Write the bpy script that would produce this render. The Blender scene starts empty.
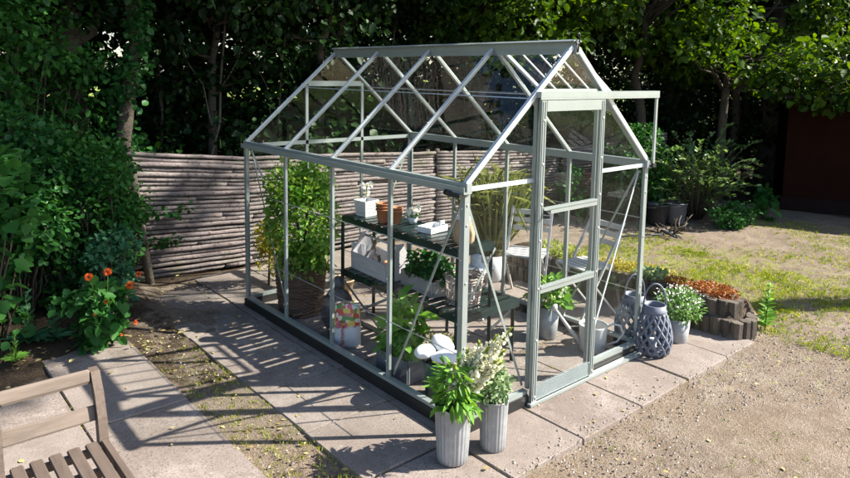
import bpy, math, random
import numpy as np
from mathutils import Vector, Matrix

random.seed(7)
RNG = np.random.RandomState(11)
C = bpy.context.scene.collection
PI = math.pi
R = math.radians

# ------------------------------------------------------------------ materials
def new_mat(name):
    m = bpy.data.materials.new(name); m.use_nodes = True
    nt = m.node_tree; nt.nodes.clear()
    out = nt.nodes.new('ShaderNodeOutputMaterial')
    return m, nt, out

class NT:
    def __init__(s, nt): s.nt = nt
    def n(s, t, **k):
        nd = s.nt.nodes.new(t)
        for a, v in k.items():
            if a.startswith('i_'):
                key = a[2:]
                key = int(key) if key.isdigit() else key.replace('_', ' ')
                nd.inputs[key].default_value = v
            else: setattr(nd, a, v)
        return nd
    def l(s, a, b): s.nt.links.new(a, b)
    def noise(s, scale, detail=4, rough=.6, vec=None, dim='3D'):
        nd = s.n('ShaderNodeTexNoise'); nd.inputs['Scale'].default_value = scale
        nd.inputs['Detail'].default_value = detail; nd.inputs['Roughness'].default_value = rough
        if vec is not None: s.l(vec, nd.inputs['Vector'])
        return nd
    def ramp(s, fac, stops):
        nd = s.n('ShaderNodeValToRGB'); e = nd.color_ramp.elements
        while len(e) > 1: e.remove(e[-1])
        e[0].position = stops[0][0]; e[0].color = (*stops[0][1], 1)
        for p, c in stops[1:]:
            k = e.new(p); k.color = (*c, 1)
        s.l(fac, nd.inputs['Fac']); return nd
    def mix(s, fac, a, b, mode='MIX'):
        nd = s.n('ShaderNodeMix', data_type='RGBA', blend_type=mode)
        for v, i in ((fac, 0), (a, 6), (b, 7)):
            if hasattr(v, 'links') or hasattr(v, 'is_linked'): s.l(v, nd.inputs[i])
            elif isinstance(v, tuple): nd.inputs[i].default_value = (*v, 1)
            else: nd.inputs[i].default_value = v
        return nd.outputs[2]
    def math(s, op, a, b=None):
        nd = s.n('ShaderNodeMath', operation=op)
        for v, i in ((a, 0), (b, 1)):
            if v is None: continue
            if hasattr(v, 'is_linked'): s.l(v, nd.inputs[i])
            else: nd.inputs[i].default_value = v
        return nd.outputs[0]
    def obj(s): return s.n('ShaderNodeTexCoord').outputs['Object']
    def bump(s, h, strength=.4, dist=.01):
        nd = s.n('ShaderNodeBump'); nd.inputs['Strength'].default_value = strength
        nd.inputs['Distance'].default_value = dist; s.l(h, nd.inputs['Height']); return nd.outputs[0]

def g3(c, k): return tuple(min(1, x * k) for x in c)

def mat_surface(name, col, col2=None, scale=8, rough=.6, metal=0, bump=.2, bdist=.004, fine=60, speck=None, island=0, spec=.5):
    """two tone mottled surface with fine grain"""
    m, nt, out = new_mat(name); t = NT(nt)
    o = t.obj()
    col2 = col2 or g3(col, .75)
    n1 = t.noise(scale, 6, .65, o); n2 = t.noise(fine, 3, .6, o)
    c = t.ramp(n1.outputs['Fac'], [(.32, col), (.68, col2)]).outputs[0]
    c = t.mix(t.math('MULTIPLY', n2.outputs['Fac'], .5), c, g3(col2, .7))
    if speck:
        v = t.noise(fine * 2.2, 2, .5, o)
        f = t.ramp(v.outputs['Fac'], [(speck[1], (0, 0, 0)), (speck[1] + .05, (1, 1, 1))]).outputs[0]
        c = t.mix(f, c, speck[0])
    if island:
        gi = t.n('ShaderNodeNewGeometry').outputs['Random Per Island']
        hs = t.n('ShaderNodeHueSaturation'); t.l(c, hs.inputs['Color'])
        t.l(t.math('MULTIPLY_ADD', gi, island), hs.inputs['Value'])
        hs.inputs['Value'].default_value = 1
        mm = nt.nodes[-2] if False else None
        c = hs.outputs[0]
        # value = 1 - island/2 + island*rand
        for lk in list(nt.links):
            if lk.to_socket == hs.inputs['Value']:
                lk.from_node.inputs[2].default_value = 1 - island / 2
    p = t.n('ShaderNodeBsdfPrincipled'); t.l(c, p.inputs['Base Color'])
    p.inputs['Roughness'].default_value = rough; p.inputs['Metallic'].default_value = metal
    p.inputs['Specular IOR Level'].default_value = spec
    if bump:
        h = t.math('ADD', n2.outputs['Fac'], n1.outputs['Fac'])
        t.l(t.bump(h, bump, bdist), p.inputs['Normal'])
    t.l(p.outputs[0], out.inputs[0]); return m

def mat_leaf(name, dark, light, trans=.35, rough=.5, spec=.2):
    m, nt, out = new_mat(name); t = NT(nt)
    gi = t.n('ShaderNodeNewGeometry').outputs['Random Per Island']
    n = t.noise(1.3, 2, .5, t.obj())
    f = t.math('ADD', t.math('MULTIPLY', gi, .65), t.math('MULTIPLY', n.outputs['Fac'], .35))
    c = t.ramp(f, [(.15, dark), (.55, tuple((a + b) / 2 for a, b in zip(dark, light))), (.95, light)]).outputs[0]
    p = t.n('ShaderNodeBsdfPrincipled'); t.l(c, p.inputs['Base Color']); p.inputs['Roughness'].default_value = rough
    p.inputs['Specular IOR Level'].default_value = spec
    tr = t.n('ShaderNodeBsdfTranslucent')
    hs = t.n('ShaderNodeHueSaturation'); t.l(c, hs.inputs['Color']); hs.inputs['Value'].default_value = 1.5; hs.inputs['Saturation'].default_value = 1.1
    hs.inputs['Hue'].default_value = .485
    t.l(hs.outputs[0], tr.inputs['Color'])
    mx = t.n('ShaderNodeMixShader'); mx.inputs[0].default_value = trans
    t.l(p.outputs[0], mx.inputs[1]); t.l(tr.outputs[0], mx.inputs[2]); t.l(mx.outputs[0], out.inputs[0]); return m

def mat_glass(name, tint=(.988, .995, .992), k=.7):
    m, nt, out = new_mat(name); t = NT(nt)
    lw = t.n('ShaderNodeLayerWeight'); fr = t.math('MULTIPLY_ADD', t.math('POWER', lw.outputs['Facing'], 4.0), .24); fr.node.inputs[2].default_value = .022
    wob = t.noise(2.2, 2, .5, t.obj())
    bmp = t.bump(wob.outputs['Fac'], .12, .02)
    tr = t.n('ShaderNodeBsdfTransparent'); tr.inputs[0].default_value = (*tint, 1)
    gl = t.n('ShaderNodeBsdfGlossy'); gl.inputs['Roughness'].default_value = .015; gl.inputs['Color'].default_value = (.9, .95, 1, 1)
    t.l(bmp, gl.inputs['Normal'])
    mx = t.n('ShaderNodeMixShader'); t.l(t.math('MULTIPLY', fr, k), mx.inputs[0])
    t.l(tr.outputs[0], mx.inputs[1]); t.l(gl.outputs[0], mx.inputs[2]); t.l(mx.outputs[0], out.inputs[0]); return m

def mat_wood(name, col, col2, axis='Y', scale=3, rough=.7, stretch=14):
    m, nt, out = new_mat(name); t = NT(nt)
    mp = t.n('ShaderNodeMapping'); t.l(t.obj(), mp.inputs[0])
    sc = {'X': (1, stretch, stretch), 'Y': (stretch, 1, stretch), 'Z': (stretch, stretch, 1)}[axis]
    mp.inputs['Scale'].default_value = sc
    n1 = t.noise(scale, 6, .7, mp.outputs[0]); n2 = t.noise(5, 3, .6, t.obj())
    c = t.ramp(n1.outputs['Fac'], [(.3, col2), (.5, col), (.75, g3(col, 1.25))]).outputs[0]
    c = t.mix(t.math('MULTIPLY', n2.outputs['Fac'], .5), c, g3(col2, .8))
    gi = t.n('ShaderNodeNewGeometry').outputs['Random Per Island']
    c = t.mix(t.math('MULTIPLY', gi, .35), c, g3(col2, .7))
    p = t.n('ShaderNodeBsdfPrincipled'); t.l(c, p.inputs['Base Color']); p.inputs['Roughness'].default_value = rough
    p.inputs['Specular IOR Level'].default_value = .3
    t.l(t.bump(n1.outputs['Fac'], .35, .004), p.inputs['Normal'])
    t.l(p.outputs[0], out.inputs[0]); return m

M = {}
M['alu'] = mat_surface('grey_green_aluminium', (.36, .405, .392), (.31, .35, .338), 5, .36, .35, .04, .001, 90)
M['alu_bright'] = mat_surface('lit_bare_aluminium', (.70, .75, .79), (.6, .65, .69), 9, .35, .3, .05, .001, 90)  # bare metal, whitened further for sky highlights and the sunlit brace
M['kick'] = mat_surface('blue_grey_aluminium', (.30, .345, .355), (.24, .28, .29), 6, .4, .4, .05, .001, 90)
M['black'] = mat_surface('black_base', (.010, .010, .011), (.016, .015, .014), 6, .5, 0, .1, .002, 50)
M['staging'] = mat_surface('dark_green_staging', (.006, .018, .018), (.012, .028, .027), 7, .3, .1, .05, .001, 60)
M['clip'] = mat_surface('clip_steel', (.75, .75, .7), None, 8, .35, .3, 0)
M['glass'] = mat_glass('glass')
M['slab'] = None
M['zinc'] = mat_surface('zinc', (.44, .46, .48), (.27, .28, .295), 7, .5, .4, .1, .001, 50)
M['zinc_dull'] = mat_surface('dull_zinc', (.42, .42, .42), (.32, .32, .33), 14, .55, .25, .25, .002, 70)
M['white_enamel'] = mat_surface('white_enamel', (.66, .65, .62), (.55, .54, .52), 8, .45, 0, .05, .001, 50)
M['lantern'] = mat_surface('blue_grey_rattan', (.165, .182, .235), (.115, .13, .17), 14, .55, 0, .2, .002, 90)
M['terracotta'] = mat_surface('terracotta', (.42, .17, .075), (.35, .13, .06), 12, .8, 0, .15, .001, 80)
M['whitepot'] = mat_surface('white_ceramic', (.7, .7, .7), (.62, .62, .63), 8, .5, 0, .1, .001, 60)
M['greywood'] = mat_wood('grey_white_wood', (.52, .50, .52), (.42, .40, .42), 'Y', 4)
M['boxwood'] = mat_wood('weathered_grey_box', (.36, .34, .33), (.26, .24, .23), 'Y', 4)
M['benchwood'] = mat_wood('weathered_teak', (.135, .102, .082), (.078, .057, .045), 'Y', 3, .75, 10)
M['benchwood_x'] = mat_wood('weathered_teak_rail', (.19, .15, .122), (.11, .085, .068), 'X', 3, .75, 10)
M['wicker'] = mat_surface('brown_wicker', (.15, .085, .05), (.085, .048, .03), 18, .7, 0, .3, .003, 60, island=.7)
M['wicker_pale'] = mat_surface('pale_wicker', (.46, .38, .34), (.33, .26, .23), 18, .7, 0, .2, .002, 60, island=.5)
M['soil'] = mat_surface('potting_soil', (.045, .03, .02), (.025, .017, .012), 20, .95, 0, .8, .02, 80)
M['whitecloth'] = mat_surface('white_cloth', (.78, .78, .79), (.72, .72, .74), 5, .85, 0, .15, .003, 60)
M['greentub'] = mat_surface('dark_green_tub', (.025, .075, .06), (.04, .10, .08), 9, .5, 0, .1, .002, 50)
M['plastic_grey'] = mat_surface('grey_plastic', (.16, .175, .20), (.12, .13, .15), 10, .5, 0, .1, .001, 60)
M['plastic_black'] = mat_surface('black_plastic', (.035, .038, .045), (.045, .048, .056), 8, .4, 0, .1, .001, 60)
M['palisade'] = mat_surface('concrete_palisade', (.135, .108, .082), (.07, .056, .042), 7, .9, 0, .5, .006, 45, island=.5)
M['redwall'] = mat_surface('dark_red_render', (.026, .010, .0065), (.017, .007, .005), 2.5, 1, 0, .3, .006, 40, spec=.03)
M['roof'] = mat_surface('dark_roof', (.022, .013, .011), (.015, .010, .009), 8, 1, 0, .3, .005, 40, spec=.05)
M['bark'] = mat_surface('bark', (.12, .095, .07), (.05, .04, .03), 9, .95, 0, .9, .02, 30)
M['bark_pale'] = mat_surface('pale_bark', (.165, .14, .105), (.08, .066, .048), 10, .95, 0, .8, .015, 35)
M['twig'] = mat_surface('twig', (.10, .075, .05), (.055, .042, .03), 14, .9, 0, .3, .004, 50)
M['stem'] = mat_surface('green_stem', (.09, .16, .045), (.06, .11, .03), 14, .6, 0, .1, .002, 50)
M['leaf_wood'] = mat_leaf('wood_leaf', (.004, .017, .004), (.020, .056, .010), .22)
M['leaf_linden'] = mat_leaf('linden_leaf', (.012, .044, .006), (.10, .18, .016), .4)
M['leaf_hedge'] = mat_leaf('hedge_leaf', (.012, .065, .014), (.065, .20, .035), .35)
M['leaf_ivy'] = mat_leaf('ivy_leaf', (.010, .055, .016), (.055, .18, .04), .28, .4)
M['leaf_hazel'] = mat_leaf('hazel_leaf', (.016, .075, .018), (.06, .19, .035), .3)
M['leaf_bright'] = mat_leaf('bright_leaf', (.07, .19, .025), (.22, .42, .07), .35)
M['leaf_shrub'] = mat_leaf('variegated_shrub_leaf', (.04, .17, .02), (.36, .50, .10), .4)
M['leaf_pale'] = mat_leaf('pale_green_leaf', (.06, .16, .03), (.22, .36, .11), .25)
M['leaf_grey'] = mat_leaf('grey_green_leaf', (.09, .19, .06), (.40, .48, .28), .2)
M['leaf_yellow'] = mat_leaf('yellow_leaf', (.28, .25, .02), (.50, .46, .06), .3)
M['leaf_lime'] = mat_leaf('lime_leaf', (.16, .24, .03), (.40, .42, .08), .3)
M['leaf_reed'] = mat_leaf('reed_blade', (.11, .145, .04), (.34, .36, .12), .25)
M['leaf_blue'] = mat_leaf('blue_grey_leaf', (.025, .10, .045), (.10, .25, .12), .25)
M['leaf_bush'] = mat_leaf('cotoneaster_leaf', (.035, .09, .02), (.20, .32, .10), .35, .35, .5)
M['sedum_red'] = mat_leaf('red_sedum', (.22, .06, .02), (.42, .18, .05), .15)
M['sedum_yellow'] = mat_leaf('yellow_sedum', (.25, .22, .02), (.48, .42, .05), .2)
M['flower_cream'] = mat_leaf('cream_petal', (.66, .65, .40), (.86, .86, .78), .25, .6)
M['flower_white'] = mat_leaf('white_petal', (.72, .72, .66), (.85, .85, .82), .25, .6)
M['flower_orange'] = mat_leaf('orange_petal', (.62, .09, .015), (.80, .18, .03), .25, .6)
M['poppy_eye'] = mat_surface('poppy_eye', (.05, .012, .01), None, 9, .8)
M['yellow_eye'] = mat_surface('orchid_eye', (.7, .5, .03), None, 9, .7)
M['moss_blade'] = mat_leaf('moss_blade', (.16, .21, .02), (.46, .48, .06), .35)
M['weed_blade'] = mat_leaf('weed_blade', (.09, .16, .02), (.27, .36, .05), .25)
M['dead_leaf'] = mat_leaf('fallen_leaf', (.20, .12, .04), (.58, .52, .22), .15, .7)
M['pebble'] = mat_surface('pebble', (.36, .31, .27), (.27, .225, .19), 30, .85, 0, .2, .002, 90, island=.9)
M['straw'] = mat_surface('straw', (.50, .35, .22), (.36, .24, .14), 22, .8, 0, .6, .006, 60)
M['bag'] = None
M['paper_red'] = mat_surface('red_ink', (.55, .03, .04), None, 9, .5)
M['tool'] = mat_surface('tool_steel', (.12, .12, .12), None, 9, .4, .5, 0)
M['blue_tin'] = mat_surface('blue_grey_tin', (.22, .28, .33), (.5, .55, .58), 30, .4, 0, 0)
M['chair_paint'] = mat_surface('pale_grey_paint', (.55, .54, .53), (.46, .45, .44), 10, .55, 0, .1, .001, 60)
M['log'] = None

def mat_slab():
    m, nt, out = new_mat('concrete_slab'); t = NT(nt)
    o = t.obj()
    big = t.noise(1.7, 5, .6, o); mid = t.noise(9, 6, .7, o); fine = t.noise(110, 3, .6, o); sp = t.noise(70, 2, .5, o)
    c = t.ramp(mid.outputs['Fac'], [(.28, (.18, .148, .13)), (.52, (.275, .233, .21)), (.75, (.345, .298, .268))]).outputs[0]
    c = t.mix(t.ramp(big.outputs['Fac'], [(.40, (0, 0, 0)), (.62, (.8, .8, .8))]).outputs[0], c, (.165, .13, .112))
    c = t.mix(t.ramp(fine.outputs['Fac'], [(.34, (.75, .75, .75)), (.52, (0, 0, 0))]).outputs[0], c, (.11, .09, .078))
    c = t.mix(t.ramp(sp.outputs['Fac'], [(.60, (0, 0, 0)), (.66, (.85, .85, .85))]).outputs[0], c, (.085, .07, .055))
    st = t.noise(4.2, 9, .78, o)
    c = t.mix(t.ramp(st.outputs['Fac'], [(.54, (0, 0, 0)), (.60, (.6, .6, .6)), (.75, (.75, .75, .75))]).outputs[0], c, (.125, .10, .08))
    lc = t.noise(13, 5, .7, o)
    c = t.mix(t.ramp(lc.outputs['Fac'], [(.64, (0, 0, 0)), (.69, (.55, .55, .55))]).outputs[0], c, (.36, .34, .29))
    gi = t.n('ShaderNodeNewGeometry').outputs['Random Per Island']
    c = t.mix(t.math('MULTIPLY', gi, .55), c, (.22, .185, .165))
    p = t.n('ShaderNodeBsdfPrincipled'); t.l(c, p.inputs['Base Color']); p.inputs['Roughness'].default_value = .88
    p.inputs['Specular IOR Level'].default_value = .25
    h = t.math('ADD', t.math('MULTIPLY', fine.outputs['Fac'], .8), mid.outputs['Fac'])
    t.l(t.bump(h, .5, .006), p.inputs['Normal']); t.l(p.outputs[0], out.inputs[0]); return m
M['slab'] = mat_slab()

def mat_log():
    m, nt, out = new_mat('bark_log'); t = NT(nt)
    o = t.obj()
    mp = t.n('ShaderNodeMapping'); t.l(o, mp.inputs[0]); mp.inputs['Scale'].default_value = (1, 2, 3)
    n1 = t.noise(7, 6, .75, mp.outputs[0]); n2 = t.noise(28, 4, .6, o); n3 = t.noise(3, 3, .5, o)
    c = t.ramp(n1.outputs['Fac'], [(.32, (.12, .095, .09)), (.47, (.155, .135, .127)), (.63, (.225, .202, .193)), (.82, (.34, .312, .298))]).outputs[0]
    gi = t.n('ShaderNodeNewGeometry').outputs['Random Per Island']
    c = t.mix(t.math('MULTIPLY', gi, .45), c, (.19, .15, .145))
    c = t.mix(t.ramp(n2.outputs['Fac'], [(.57, (0, 0, 0)), (.65, (.9, .9, .9))]).outputs[0], c, (.06, .043, .038))
    c = t.mix(t.ramp(n3.outputs['Fac'], [(.6, (0, 0, 0)), (.75, (.5, .5, .5))]).outputs[0], c, (.10, .105, .05))
    p = t.n('ShaderNodeBsdfPrincipled'); t.l(c, p.inputs['Base Color']); p.inputs['Roughness'].default_value = .9
    p.inputs['Specular IOR Level'].default_value = .2
    t.l(t.bump(t.math('ADD', n1.outputs['Fac'], n2.outputs['Fac']), .7, .01), p.inputs['Normal'])
    t.l(p.outputs[0], out.inputs[0]); return m
M['log'] = mat_log()

def mat_ground():
    m, nt, out = new_mat('ground'); t = NT(nt)
    o = t.obj()
    at = t.n('ShaderNodeAttribute', attribute_name='cover'); sep = t.n('ShaderNodeSeparateColor'); t.l(at.outputs['Color'], sep.inputs[0])
    big = t.noise(.9, 5, .6, o); mid = t.noise(5, 6, .7, o); fine = t.noise(45, 4, .7, o); grit = t.noise(140, 2, .6, o)
    c = t.ramp(mid.outputs['Fac'], [(.28, (.125, .09, .066)), (.5, (.235, .187, .148)), (.74, (.35, .292, .245))]).outputs[0]
    c = t.mix(t.ramp(big.outputs['Fac'], [(.4, (0, 0, 0)), (.65, (.6, .6, .6))]).outputs[0], c, (.205, .155, .105))
    c = t.mix(t.ramp(grit.outputs['Fac'], [(.38, (.9, .9, .9)), (.54, (0, 0, 0))]).outputs[0], c, (.085, .062, .046))
    c = t.mix(t.ramp(fine.outputs['Fac'], [(.6, (0, 0, 0)), (.72, (.7, .7, .7))]).outputs[0], c, (.47, .42, .36))
    def mask(ch, nz, lo, hi):
        v = t.math('ADD', ch, t.math('MULTIPLY', t.math('SUBTRACT', nz, .5), 1.5))
        return t.ramp(v, [(lo, (0, 0, 0)), (hi, (1, 1, 1))]).outputs[0]
    moss = t.ramp(fine.outputs['Fac'], [(.3, (.08, .10, .02)), (.5, (.17, .185, .04)), (.75, (.33, .26, .09))]).outputs[0]
    c = t.mix(mask(sep.outputs[0], mid.outputs['Fac'], .42, .62), c, moss)
    dirt = t.ramp(fine.outputs['Fac'], [(.3, (.03, .021, .014)), (.6, (.075, .053, .036)), (.8, (.15, .11, .07))]).outputs[0]
    c = t.mix(mask(sep.outputs[1], mid.outputs['Fac'], .4, .6), c, dirt)
    fld = t.ramp(mid.outputs['Fac'], [(.3, (.10, .16, .03)), (.7, (.24, .28, .06))]).outputs[0]
    c = t.mix(sep.outputs[2], c, fld)
    p = t.n('ShaderNodeBsdfPrincipled'); t.l(c, p.inputs['Base Color']); p.inputs['Roughness'].default_value = .95
    p.inputs['Specular IOR Level'].default_value = .15
    h = t.math('ADD', t.math('MULTIPLY', grit.outputs['Fac'], .7), t.math('MULTIPLY', fine.outputs['Fac'], 1.2))
    t.l(t.bump(h, .9, .012), p.inputs['Normal']); t.l(p.outputs[0], out.inputs[0]); return m
M['ground'] = mat_ground()

def mat_bag():
    m, nt, out = new_mat('printed_soil_bag'); t = NT(nt)
    o = t.obj(); sp = t.n('ShaderNodeSeparateXYZ'); t.l(o, sp.inputs[0])
    v = t.n('ShaderNodeTexVoronoi'); v.inputs['Scale'].default_value = 36; t.l(o, v.inputs['Vector'])
    sc = t.n('ShaderNodeSeparateColor'); t.l(v.outputs['Color'], sc.inputs[0])
    fl = t.ramp(sc.outputs[0], [(0, (.55, .05, .03)), (.2, (.1, .25, .04)), (.4, (.75, .55, .1)), (.6, (.6, .12, .2)), (.8, (.7, .68, .6)), (1, (.08, .2, .03))])
    fl.color_ramp.interpolation = 'CONSTANT'
    n = t.noise(9, 3, .6, o)
    z = t.math('ADD', sp.outputs[2], t.math('MULTIPLY', t.math('SUBTRACT', n.outputs['Fac'], .5), .16))
    f = t.ramp(z, [(.17, (0, 0, 0)), (.19, (1, 1, 1))]).outputs[0]
    c = t.mix(f, (.70, .71, .76), fl.outputs[0])
    p = t.n('ShaderNodeBsdfPrincipled'); t.l(c, p.inputs['Base Color']); p.inputs['Roughness'].default_value = .35
    t.l(t.bump(n.outputs['Fac'], .4, .02), p.inputs['Normal'])
    t.l(p.outputs[0], out.inputs[0]); return m
M['bag'] = mat_bag()

# ------------------------------------------------------------------ mesh building
def frame_of(d, up=(0, 0, 1)):
    d = Vector(d).normalized(); u = Vector(up)
    if abs(d.dot(u.normalized())) > .985: u = Vector((0, 1, 0)) if abs(d.y) < .9 else Vector((1, 0, 0))
    s = d.cross(u).normalized(); u = s.cross(d).normalized()
    return d, s, u

class MB:
    def __init__(s): s.v = []; s.f = []; s.sm = []
    def add(s, vs, fs, smooth=False):
        o = len(s.v); s.v += [tuple(x) for x in vs]
        for f in fs: s.f.append([i + o for i in f]); s.sm.append(smooth)
    def box(s, lo, hi, M4=None):
        x0, y0, z0 = lo; x1, y1, z1 = hi
        vs = [Vector(p) for p in ((x0,y0,z0),(x1,y0,z0),(x1,y1,z0),(x0,y1,z0),(x0,y0,z1),(x1,y0,z1),(x1,y1,z1),(x0,y1,z1))]
        if M4 is not None: vs = [M4 @ p for p in vs]
        s.add(vs, [(0,3,2,1),(4,5,6,7),(0,1,5,4),(1,2,6,5),(2,3,7,6),(3,0,4,7)]); return s
    def bbox(s, lo, hi, b=.004, M4=None):
        """box with chamfered vertical and top edges"""
        x0, y0, z0 = lo; x1, y1, z1 = hi
        def ring(i, z): return [(x0+i+b,y0+i,z),(x1-i-b,y0+i,z),(x1-i,y0+i+b,z),(x1-i,y1-i-b,z),(x1-i-b,y1-i,z),(x0+i+b,y1-i,z),(x0+i,y1-i-b,z),(x0+i,y0+i+b,z)]
        rs = ring(b*.7, z0) + ring(0, z0+b) + ring(0, z1-b) + ring(b*.7, z1)
        vs = [Vector(p) for p in rs]
        if M4 is not None: vs = [M4 @ p for p in vs]
        fs = [tuple(reversed(range(8))), tuple(range(24, 32))]
        for k in range(3):
            for j in range(8): fs.append((k*8+j, k*8+(j+1)%8, k*8+8+(j+1)%8, k*8+8+j))
        s.add(vs, fs); return s
    def bar(s, a, b, w, h, up=(0,0,1)):
        """rectangular bar a->b; w across, h along up"""
        a, b = Vector(a), Vector(b); d, sd, u = frame_of(b - a, up)
        vs = []
        for p in (a, b):
            for i, j in ((-1,-1),(1,-1),(1,1),(-1,1)): vs.append(p + sd*(i*w/2) + u*(j*h/2))
        s.add(vs, [(0,1,2,3),(7,6,5,4),(0,4,5,1),(1,5,6,2),(2,6,7,3),(3,7,4,0)]); return s
    def tube(s, pts, r, n=8, cap=True, smooth=True):
        pts = [Vector(p) for p in pts]; m = len(pts)
        rs = r if isinstance(r, (list, tuple)) else [r]*m
        vs = []; ref = None
        for i, p in enumerate(pts):
            d = (pts[min(i+1, m-1)] - pts[max(i-1, 0)])
            if d.length < 1e-9: d = Vector((0,0,1))
            d.normalize()
            if ref is None or abs(ref.dot(d)) > .98:
                ref = Vector((0,0,1)) if abs(d.z) < .9 else Vector((1,0,0))
            sd = d.cross(ref).normalized(); u = sd.cross(d).normalized(); ref = u
            for k in range(n):
                a = 2*PI*k/n; vs.append(p + (sd*math.cos(a) + u*math.sin(a))*rs[i])
        fs = []
        for i in range(m-1):
            for k in range(n): fs.append((i*n+k, i*n+(k+1)%n, (i+1)*n+(k+1)%n, (i+1)*n+k))
        if cap: fs += [tuple(reversed(range(n))), tuple(range((m-1)*n, m*n))]
        s.add(vs, fs, smooth); return s
    def lathe(s, prof, n=32, mod=None, c=(0,0,0), cap0=False, cap1=False, smooth=True):
        vs = []; m = len(prof)
        for r, z in prof:
            for k in range(n):
                a = 2*PI*k/n; q = r*(mod(a, z) if mod else 1)
                vs.append((c[0]+q*math.cos(a), c[1]+q*math.sin(a), c[2]+z))
        fs = []
        for i in range(m-1):
            for k in range(n): fs.append((i*n+k, i*n+(k+1)%n, (i+1)*n+(k+1)%n, (i+1)*n+k))
        if cap0: fs.append(tuple(reversed(range(n))))
        if cap1: fs.append(tuple(range((m-1)*n, m*n)))
        s.add(vs, fs, smooth); return s
    def blob(s, c, r, n=10, m=6, jit=0, rng=None):
        vs = [(c[0], c[1], c[2]-r[2])]
        for i in range(1, m):
            t = PI*i/m
            for k in range(n):
                a = 2*PI*k/n; q = 1 + (rng.uniform(-jit, jit) if rng else 0)
                vs.append((c[0]+r[0]*q*math.sin(t)*math.cos(a), c[1]+r[1]*q*math.sin(t)*math.sin(a), c[2]-r[2]*q*math.cos(t)))
        vs.append((c[0], c[1], c[2]+r[2])); L = len(vs)-1
        fs = []
        for k in range(n): fs.append((0, 1+(k+1)%n, 1+k)); fs.append((L, 1+(m-2)*n+k, 1+(m-2)*n+(k+1)%n))
        for i in range(m-2):
            for k in range(n): fs.append((1+i*n+k, 1+i*n+(k+1)%n, 1+(i+1)*n+(k+1)%n, 1+(i+1)*n+k))
        s.add(vs, fs, True); return s
    def mesh(s, name, m):
        me = bpy.data.meshes.new(name); me.from_pydata(s.v, [], s.f); me.materials.append(m)
        me.polygons.foreach_set('use_smooth', s.sm); me.update(); return me
    def build(s, name, m, parent=None):
        o = bpy.data.objects.new(name, s.mesh(name, m)); C.objects.link(o)
        if parent is not None: o.parent = parent
        return o

class LB:
    """leaf batch: folded six-point leaves"""
    def __init__(s, seed=0): s.P = []; s.rng = np.random.RandomState(seed)
    def leaves(s, P, D, S, wid=.6, fold=.22, upb=.8, curl=.12, shape=(.30, .72, .80)):
        P = np.asarray(P, float); n = len(P); D = np.asarray(D, float)
        D = D/np.maximum(np.linalg.norm(D, axis=1, keepdims=True), 1e-6)
        S = np.broadcast_to(np.asarray(S, float), (n,))[:, None]
        U = s.rng.normal(0, 1, (n, 3)); U[:, 2] += upb*3
        side = np.cross(D, U); side /= np.maximum(np.linalg.norm(side, axis=1, keepdims=True), 1e-6)
        N = np.cross(side, D)
        a, b, k = shape
        w = S*wid/2
        def pt(t, x, h): return P + D*S*t + side*w*x + N*S*h
        V = np.stack([pt(0,0,0), pt(a,1,fold*wid*.5), pt(b,k,fold*wid*.4-curl*.5), pt(1,0,-curl), pt(b,-k,fold*wid*.4-curl*.5), pt(a,-1,fold*wid*.5)], 1)
        s.P.append(V.reshape(-1, 3)); return s
    def cloud(s, c, r, n, size, droop=.2, out=.6, shell=0, **k):
        """n leaves in an ellipsoid, pointing outwards"""
        rg = s.rng
        d = rg.normal(0, 1, (n, 3)); d /= np.linalg.norm(d, axis=1, keepdims=True)
        rad = (shell + (1-shell)*rg.rand(n)**(1/3.))[:, None]
        P = np.asarray(c) + d*rad*np.asarray(r)
        D = d*out + rg.normal(0, .6, (n, 3)); D[:, 2] -= droop
        return s.leaves(P, D, size*(.45+.95*rg.rand(n)**1.3), **k)
    def mesh(s, name, m):
        V = np.concatenate(s.P).astype(np.float32); nl = len(V)//6
        me = bpy.data.meshes.new(name); me.vertices.add(len(V)); me.vertices.foreach_set('co', V.ravel())
        base = (np.arange(nl)*6)[:, None]
        idx = np.concatenate([base+np.array([0,1,2,3]), base+np.array([0,3,4,5])], 1).ravel().astype(np.int32)
        me.loops.add(len(idx)); me.loops.foreach_set('vertex_index', idx)
        me.polygons.add(nl*2); me.polygons.foreach_set('loop_start', np.arange(nl*2, dtype=np.int32)*4)
        me.polygons.foreach_set('loop_total', np.full(nl*2, 4, np.int32))
        me.materials.append(m); me.update(calc_edges=True); me.validate(); return me
    def build(s, name, m, parent=None):
        o = bpy.data.objects.new(name, s.mesh(name, m)); C.objects.link(o)
        if parent is not None: o.parent = parent
        return o

def tag(o, label=None, cat=None, group=None, kind=None):
    if label: o['label'] = label
    if cat: o['category'] = cat
    if group: o['group'] = group
    if kind: o['kind'] = kind
    return o
def thing(name, label, cat, loc=(0,0,0), rz=0, group=None, scale=1):
    o = bpy.data.objects.new(name, None); C.objects.link(o); o.empty_display_size = .1
    o.location = loc; o.rotation_euler = (0, 0, rz); o.scale = (scale,)*3
    return tag(o, label, cat, group)
def struct(o): o['kind'] = 'structure'; return o
def copy_tree(o, parent=None):
    c = o.copy(); C.objects.link(c)
    if parent is not None: c.parent = parent
    for ch in list(o.children): copy_tree(ch, c)
    return c
def wander(rng, a, b, n, amp):
    a, b = Vector(a), Vector(b); out = []
    for i in range(n+1):
        t = i/n; p = a.lerp(b, t); k = math.sin(PI*t)*amp + (amp*.3 if 0 < i < n else 0)
        out.append(p + Vector((rng.uniform(-k, k), rng.uniform(-k, k), rng.uniform(-k, k)*.4)))
    return out

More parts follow.
